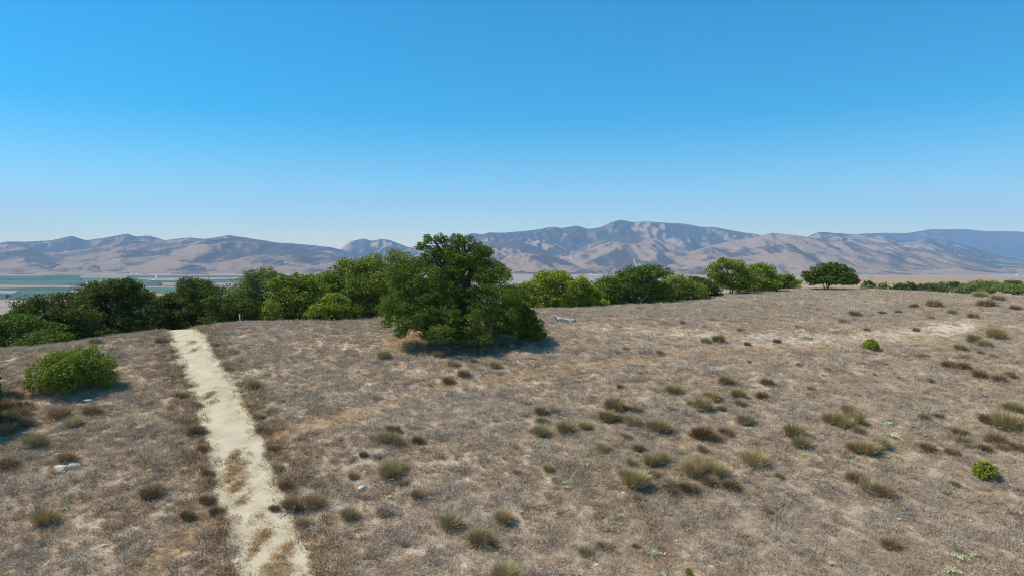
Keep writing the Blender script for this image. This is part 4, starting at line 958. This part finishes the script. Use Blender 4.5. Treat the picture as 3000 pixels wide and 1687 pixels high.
def building(x, y, w, h, dep, label):
    p = ridge_hit(x, y); k = S / 2000.0 * p[1]; w_ = w * k; h_ = max(4, h * k)
    o = empty('farm_building', tuple(p)); tag(o, label, 'building')
    a, d = w_ / 2, dep / 2
    V = np.array([(-a, -d, -8), (a, -d, -8), (a, d, -8), (-a, d, -8), (-a, -d, h_), (a, -d, h_), (a, d, h_), (-a, d, h_)])
    obj('wall', mesh_np('wall', V, np.array([(0, 1, 5, 4), (1, 2, 6, 5), (2, 3, 7, 6), (3, 0, 4, 7)]), M['bwall']), o)
    e = 1.0; r = h_ + 0.35 * dep
    V = np.array([(-a - e, -d - e, h_), (a + e, -d - e, h_), (a + e, 0, r), (-a - e, 0, r), (-a - e, d + e, h_), (a + e, d + e, h_)])
    obj('roof', mesh_np('roof', V, [np.array([(0, 1, 2, 3), (3, 2, 5, 4)]), np.array([(0, 3, 4), (1, 5, 2)])], M['broof']), o)
for i, (x, y, w, h, lab) in enumerate([(333, 689.5, 8, 1.2, 'long white farm building on the knoll, longest of the row'), (345, 690, 5, 1.2, 'small white farm building at the end of the knoll row'), (330, 681, 2, 1.5, 'white tank shaped building above the knoll row'), (386, 706.3, 5, 1.4, 'white shed beside the tan triangle in the valley'),
                                       (1437, 653, 7, 0.9, 'long white ranch building at the foot of the round tan hill'), (1488, 692, 8, 1.2, 'white barn in the pale ranch yard'), (1500, 694, 5, 1.2, 'smaller white barn in the pale ranch yard'), (1340, 707, 4, 1.0, 'white house on the valley floor beside the largest oak'), (2558, 694, 4, 1.0, 'white house beyond the brown plateau')]):
    building(x, y, w, h, 14, lab)
track_obj([(1466, 694), (1485, 693), (1505, 692.4)], 55, 'wide pale bare yard around the white barns', 2.0)

# ------------------------------------------------------------------ dry grass: instanced tufts (stuff)
protos = bpy.data.collections.new('grass_kinds')
PK = []
def proto(mt, V, F):
    o = bpy.data.objects.new('tuft', mesh_np('tuft', V, F, M[mt])); protos.objects.link(o)
    o.name = 'tuft_%02d' % len(PK); PK.append(o)
for mt in ('g_straw', 'g_grey', 'g_brown', 'g_orange'):
    for v in range(3):
        r_ = np.random.default_rng(hash((mt, v)) % 1000 if False else 40 * len(PK) + v)
        if v < 2: V, F = blades(26, 0.26, 0.24, 0.013, r_, 1.0, 0.6, hv=0.6)
        else: V, F = twig_tuft(34, 0.22, 0.24, 0.013, r_)
        proto(mt, V, F)
r_ = np.random.default_rng(999)
V, F = blades(30, 0.25, 0.2, 0.016, r_, 0.9, 0.5); proto('g_green', V, F)
def gn_scatter(name, pts, rot, scl, var, label, cat):
    me = bpy.data.meshes.new(name); me.vertices.add(len(pts)); me.vertices.foreach_set('co', np.asarray(pts, np.float32).ravel())
    for nm, tp, fld, a in (('rot', 'FLOAT_VECTOR', 'vector', rot), ('scl', 'FLOAT_VECTOR', 'vector', scl), ('var', 'INT', 'value', var)):
        at = me.attributes.new(nm, tp, 'POINT'); at.data.foreach_set(fld, np.asarray(a, np.int32 if tp == 'INT' else np.float32).ravel())
    o = obj(name, me); tag(o, label, cat, kind='stuff')
    ng = bpy.data.node_groups.new(name, 'GeometryNodeTree')
    ng.interface.new_socket('Geometry', in_out='INPUT', socket_type='NodeSocketGeometry'); ng.interface.new_socket('Geometry', in_out='OUTPUT', socket_type='NodeSocketGeometry')
    gi = ng.nodes.new('NodeGroupInput'); go = ng.nodes.new('NodeGroupOutput')
    ip = ng.nodes.new('GeometryNodeInstanceOnPoints'); ci = ng.nodes.new('GeometryNodeCollectionInfo')
    ci.inputs['Collection'].default_value = protos; ci.inputs['Separate Children'].default_value = True; ci.inputs['Reset Children'].default_value = True
    def na(nm, dt):
        n_ = ng.nodes.new('GeometryNodeInputNamedAttribute'); n_.data_type = dt; n_.inputs['Name'].default_value = nm; return n_.outputs['Attribute']
    ng.links.new(gi.outputs[0], ip.inputs['Points']); ng.links.new(ci.outputs[0], ip.inputs['Instance']); ip.inputs['Pick Instance'].default_value = True
    ng.links.new(na('var', 'INT'), ip.inputs['Instance Index']); ng.links.new(na('rot', 'FLOAT_VECTOR'), ip.inputs['Rotation']); ng.links.new(na('scl', 'FLOAT_VECTOR'), ip.inputs['Scale'])
    ng.links.new(ip.outputs[0], go.inputs[0])
    md = o.modifiers.new('scatter', 'NODES'); md.node_group = ng
    return o
def sample(dens, d0, d1, rng):
    tmax = 0.86
    area = tmax * (d1 * d1 - d0 * d0); n = int(area * dens)
    d = np.sqrt(d0 * d0 + (d1 * d1 - d0 * d0) * rng.random(n)); x = d * (rng.random(n) * 2 - 1) * tmax
    return x, d
rng = np.random.default_rng(77)
xs, ys = [], []
for dens, a, b2 in ((44, 24, 45), (34, 45, 62), (22, 62, 95), (11, 95, 150)):
    x, y = sample(dens, a, b2, rng); xs.append(x); ys.append(y)
x = np.concatenate(xs); y = np.concatenate(ys)
rd, ra, track, bare, litter, n5 = masks(x, y)
n_big = fbm(x / 11, y / 11, 3); n_mid = fbm(x / 2.6 + 9, y / 2.6, 3); n_sm = fbm(x / 0.9 + 3, y / 0.9, 2)
r1 = rng.random(len(x))
bn = 0.85 * bare + 0.9 * n_sm * (0.25 + bare)
keep = (rd > 1.55 + 0.3 * n_mid + 0.2 * n_sm) & (r1 > np.clip(bn * 1.05, 0, 0.97)) & (r1 > 0.85 * litter) & (n_sm + 0.4 * n_mid > -0.36 + 0.25 * (rng.random(len(x)) - 0.5))
keep |= (rd < 1.6) & (rd > 1.0) & (r1 > 0.90 + 0.06 * (1.6 - rd))
x, y, rd, track, n_big, n_mid, n_sm, n5 = (q[keep] for q in (x, y, rd, track, n_big, n_mid, n_sm, n5)); r2 = rng.random(len(x)); r3 = rng.random(len(x))
verge = smooth(4.2, 1.6, rd + 0.8 * n_mid)
leftn = smooth(-2, -8, x) * smooth(55, 40, y)
farg = smooth(58, 95, y)
n_s2 = fbm(x / 1.3 + 70, y / 1.3 - 20, 2); n_s3 = fbm(x / 1.6 - 33, y / 1.6 + 41, 3)
pg = np.clip(0.42 + 0.25 * farg + 0.6 * n_mid + 0.9 * n_big + 0.7 * n_s2, 0.02, 0.97)              # grey dead weed
pb = np.clip(0.12 - 0.05 * farg + 0.55 * verge + 0.16 * leftn - 0.55 * n_big - 0.3 * n_mid + 0.55 * n_s3 + 0.15 * (r3 - 0.5), 0.02, 0.9)
po = np.clip(0.03 + 0.54 * track + 0.22 * verge + 0.10 * leftn + 0.30 * smooth(0.25, 0.55, fbm(x / 8 - 60, y / 8 + 8, 3)), 0, 0.85)
kind = np.where(r2 < po, 3, np.where(r2 < po + pb * (1 - po), 2, np.where(r3 < pg, 1, 0)))
var = kind * 3 + rng.integers(0, 3, len(x))
var = np.where((rng.random(len(x)) < 0.006 + 0.01 * verge), 12, var)
z = hill_z(x, y) - 0.03 - 0.08 * track
sc = (0.75 + 0.6 * rng.random(len(x))) * np.where(kind == 3, 0.75, 1.0) * (1 - 0.35 * track) * (1 + 0.35 * np.clip(n_mid, -0.6, 0.8)) * (1 + 0.6 * np.clip(n_s2, -0.5, 0.8)) * (1 + 0.3 * verge)
scl = np.stack([sc * (1.0 + 0.15 * smooth(50, 110, y)), sc * (1.0 + 0.15 * smooth(50, 110, y)), sc * (0.75 + 0.5 * rng.random(len(x)))], -1)
rot = np.stack([rng.normal(size=len(x)) * 0.12, rng.normal(size=len(x)) * 0.12, rng.random(len(x)) * 6.283], -1)
gn_scatter('dry_grass', np.stack([x, y, z], -1), rot, scl, var, 'dry straw and grey dead grass covering the whole hilltop', 'grass')
# weeds growing on the road's middle strip
pts, vr, sc_ = [], [], []
for px, py, rad, st_ in LIT:
    p = on_ground(px, py); n = int(75 * rad * rad * st_)
    q = rng.normal(size=(n, 2)) * np.array([0.19, 0.46]) * rad + p[:2]
    pts.append(q); vr.append(np.where(rng.random(n) < 0.82, 9 + rng.integers(0, 3, n), 6 + rng.integers(0, 3, n))); sc_.append(0.55 + 0.5 * rng.random(n))
n = 260; t_ = rng.random(n) * 60 + 40
rp = resample(road_pl, 0.35); q = rp[rng.integers(60, len(rp) - 60, n)] + rng.normal(size=(n, 2)) * 0.75
pts.append(q); vr.append(6 + rng.integers(0, 6, n)); sc_.append(0.25 + 0.3 * rng.random(n))
q = np.vstack(pts); vr = np.concatenate(vr); sc_ = np.concatenate(sc_)
gn_scatter('road_weeds', np.c_[q, hill_z(q[:, 0], q[:, 1]) - 0.01], np.c_[rng.normal(size=(len(q), 2)) * 0.2, rng.random(len(q)) * 6.28], np.repeat(sc_[:, None], 3, 1) * np.array([1.2, 1.2, 0.7]), vr, 'orange straw weeds on the middle strip of the gravel road', 'weeds')

# ------------------------------------------------------------------ haze over the valley
m, nt, out = newmat('haze')
pv = N(nt, 'ShaderNodeVolumePrincipled')
pv.inputs['Color'].default_value = (0.42, 0.67, 1.0, 1)
pv.inputs['Density'].default_value = 5.6e-5
pv.inputs['Anisotropy'].default_value = 0.0
nt.links.new(pv.outputs[0], out.inputs['Volume'])
V = np.array([(sx * 18300, sy * 18300, sz) for sz in (-175, 1400) for sy in (-1, 1) for sx in (-1, 1)], float)
haze = obj('haze', mesh_np('haze', V, np.array([(0, 2, 3, 1), (4, 5, 7, 6), (0, 1, 5, 4), (2, 6, 7, 3), (0, 4, 6, 2), (1, 3, 7, 5)]), m))
tag(haze, 'thin blue haze filling the air over the valley and hills', 'haze', kind='stuff')
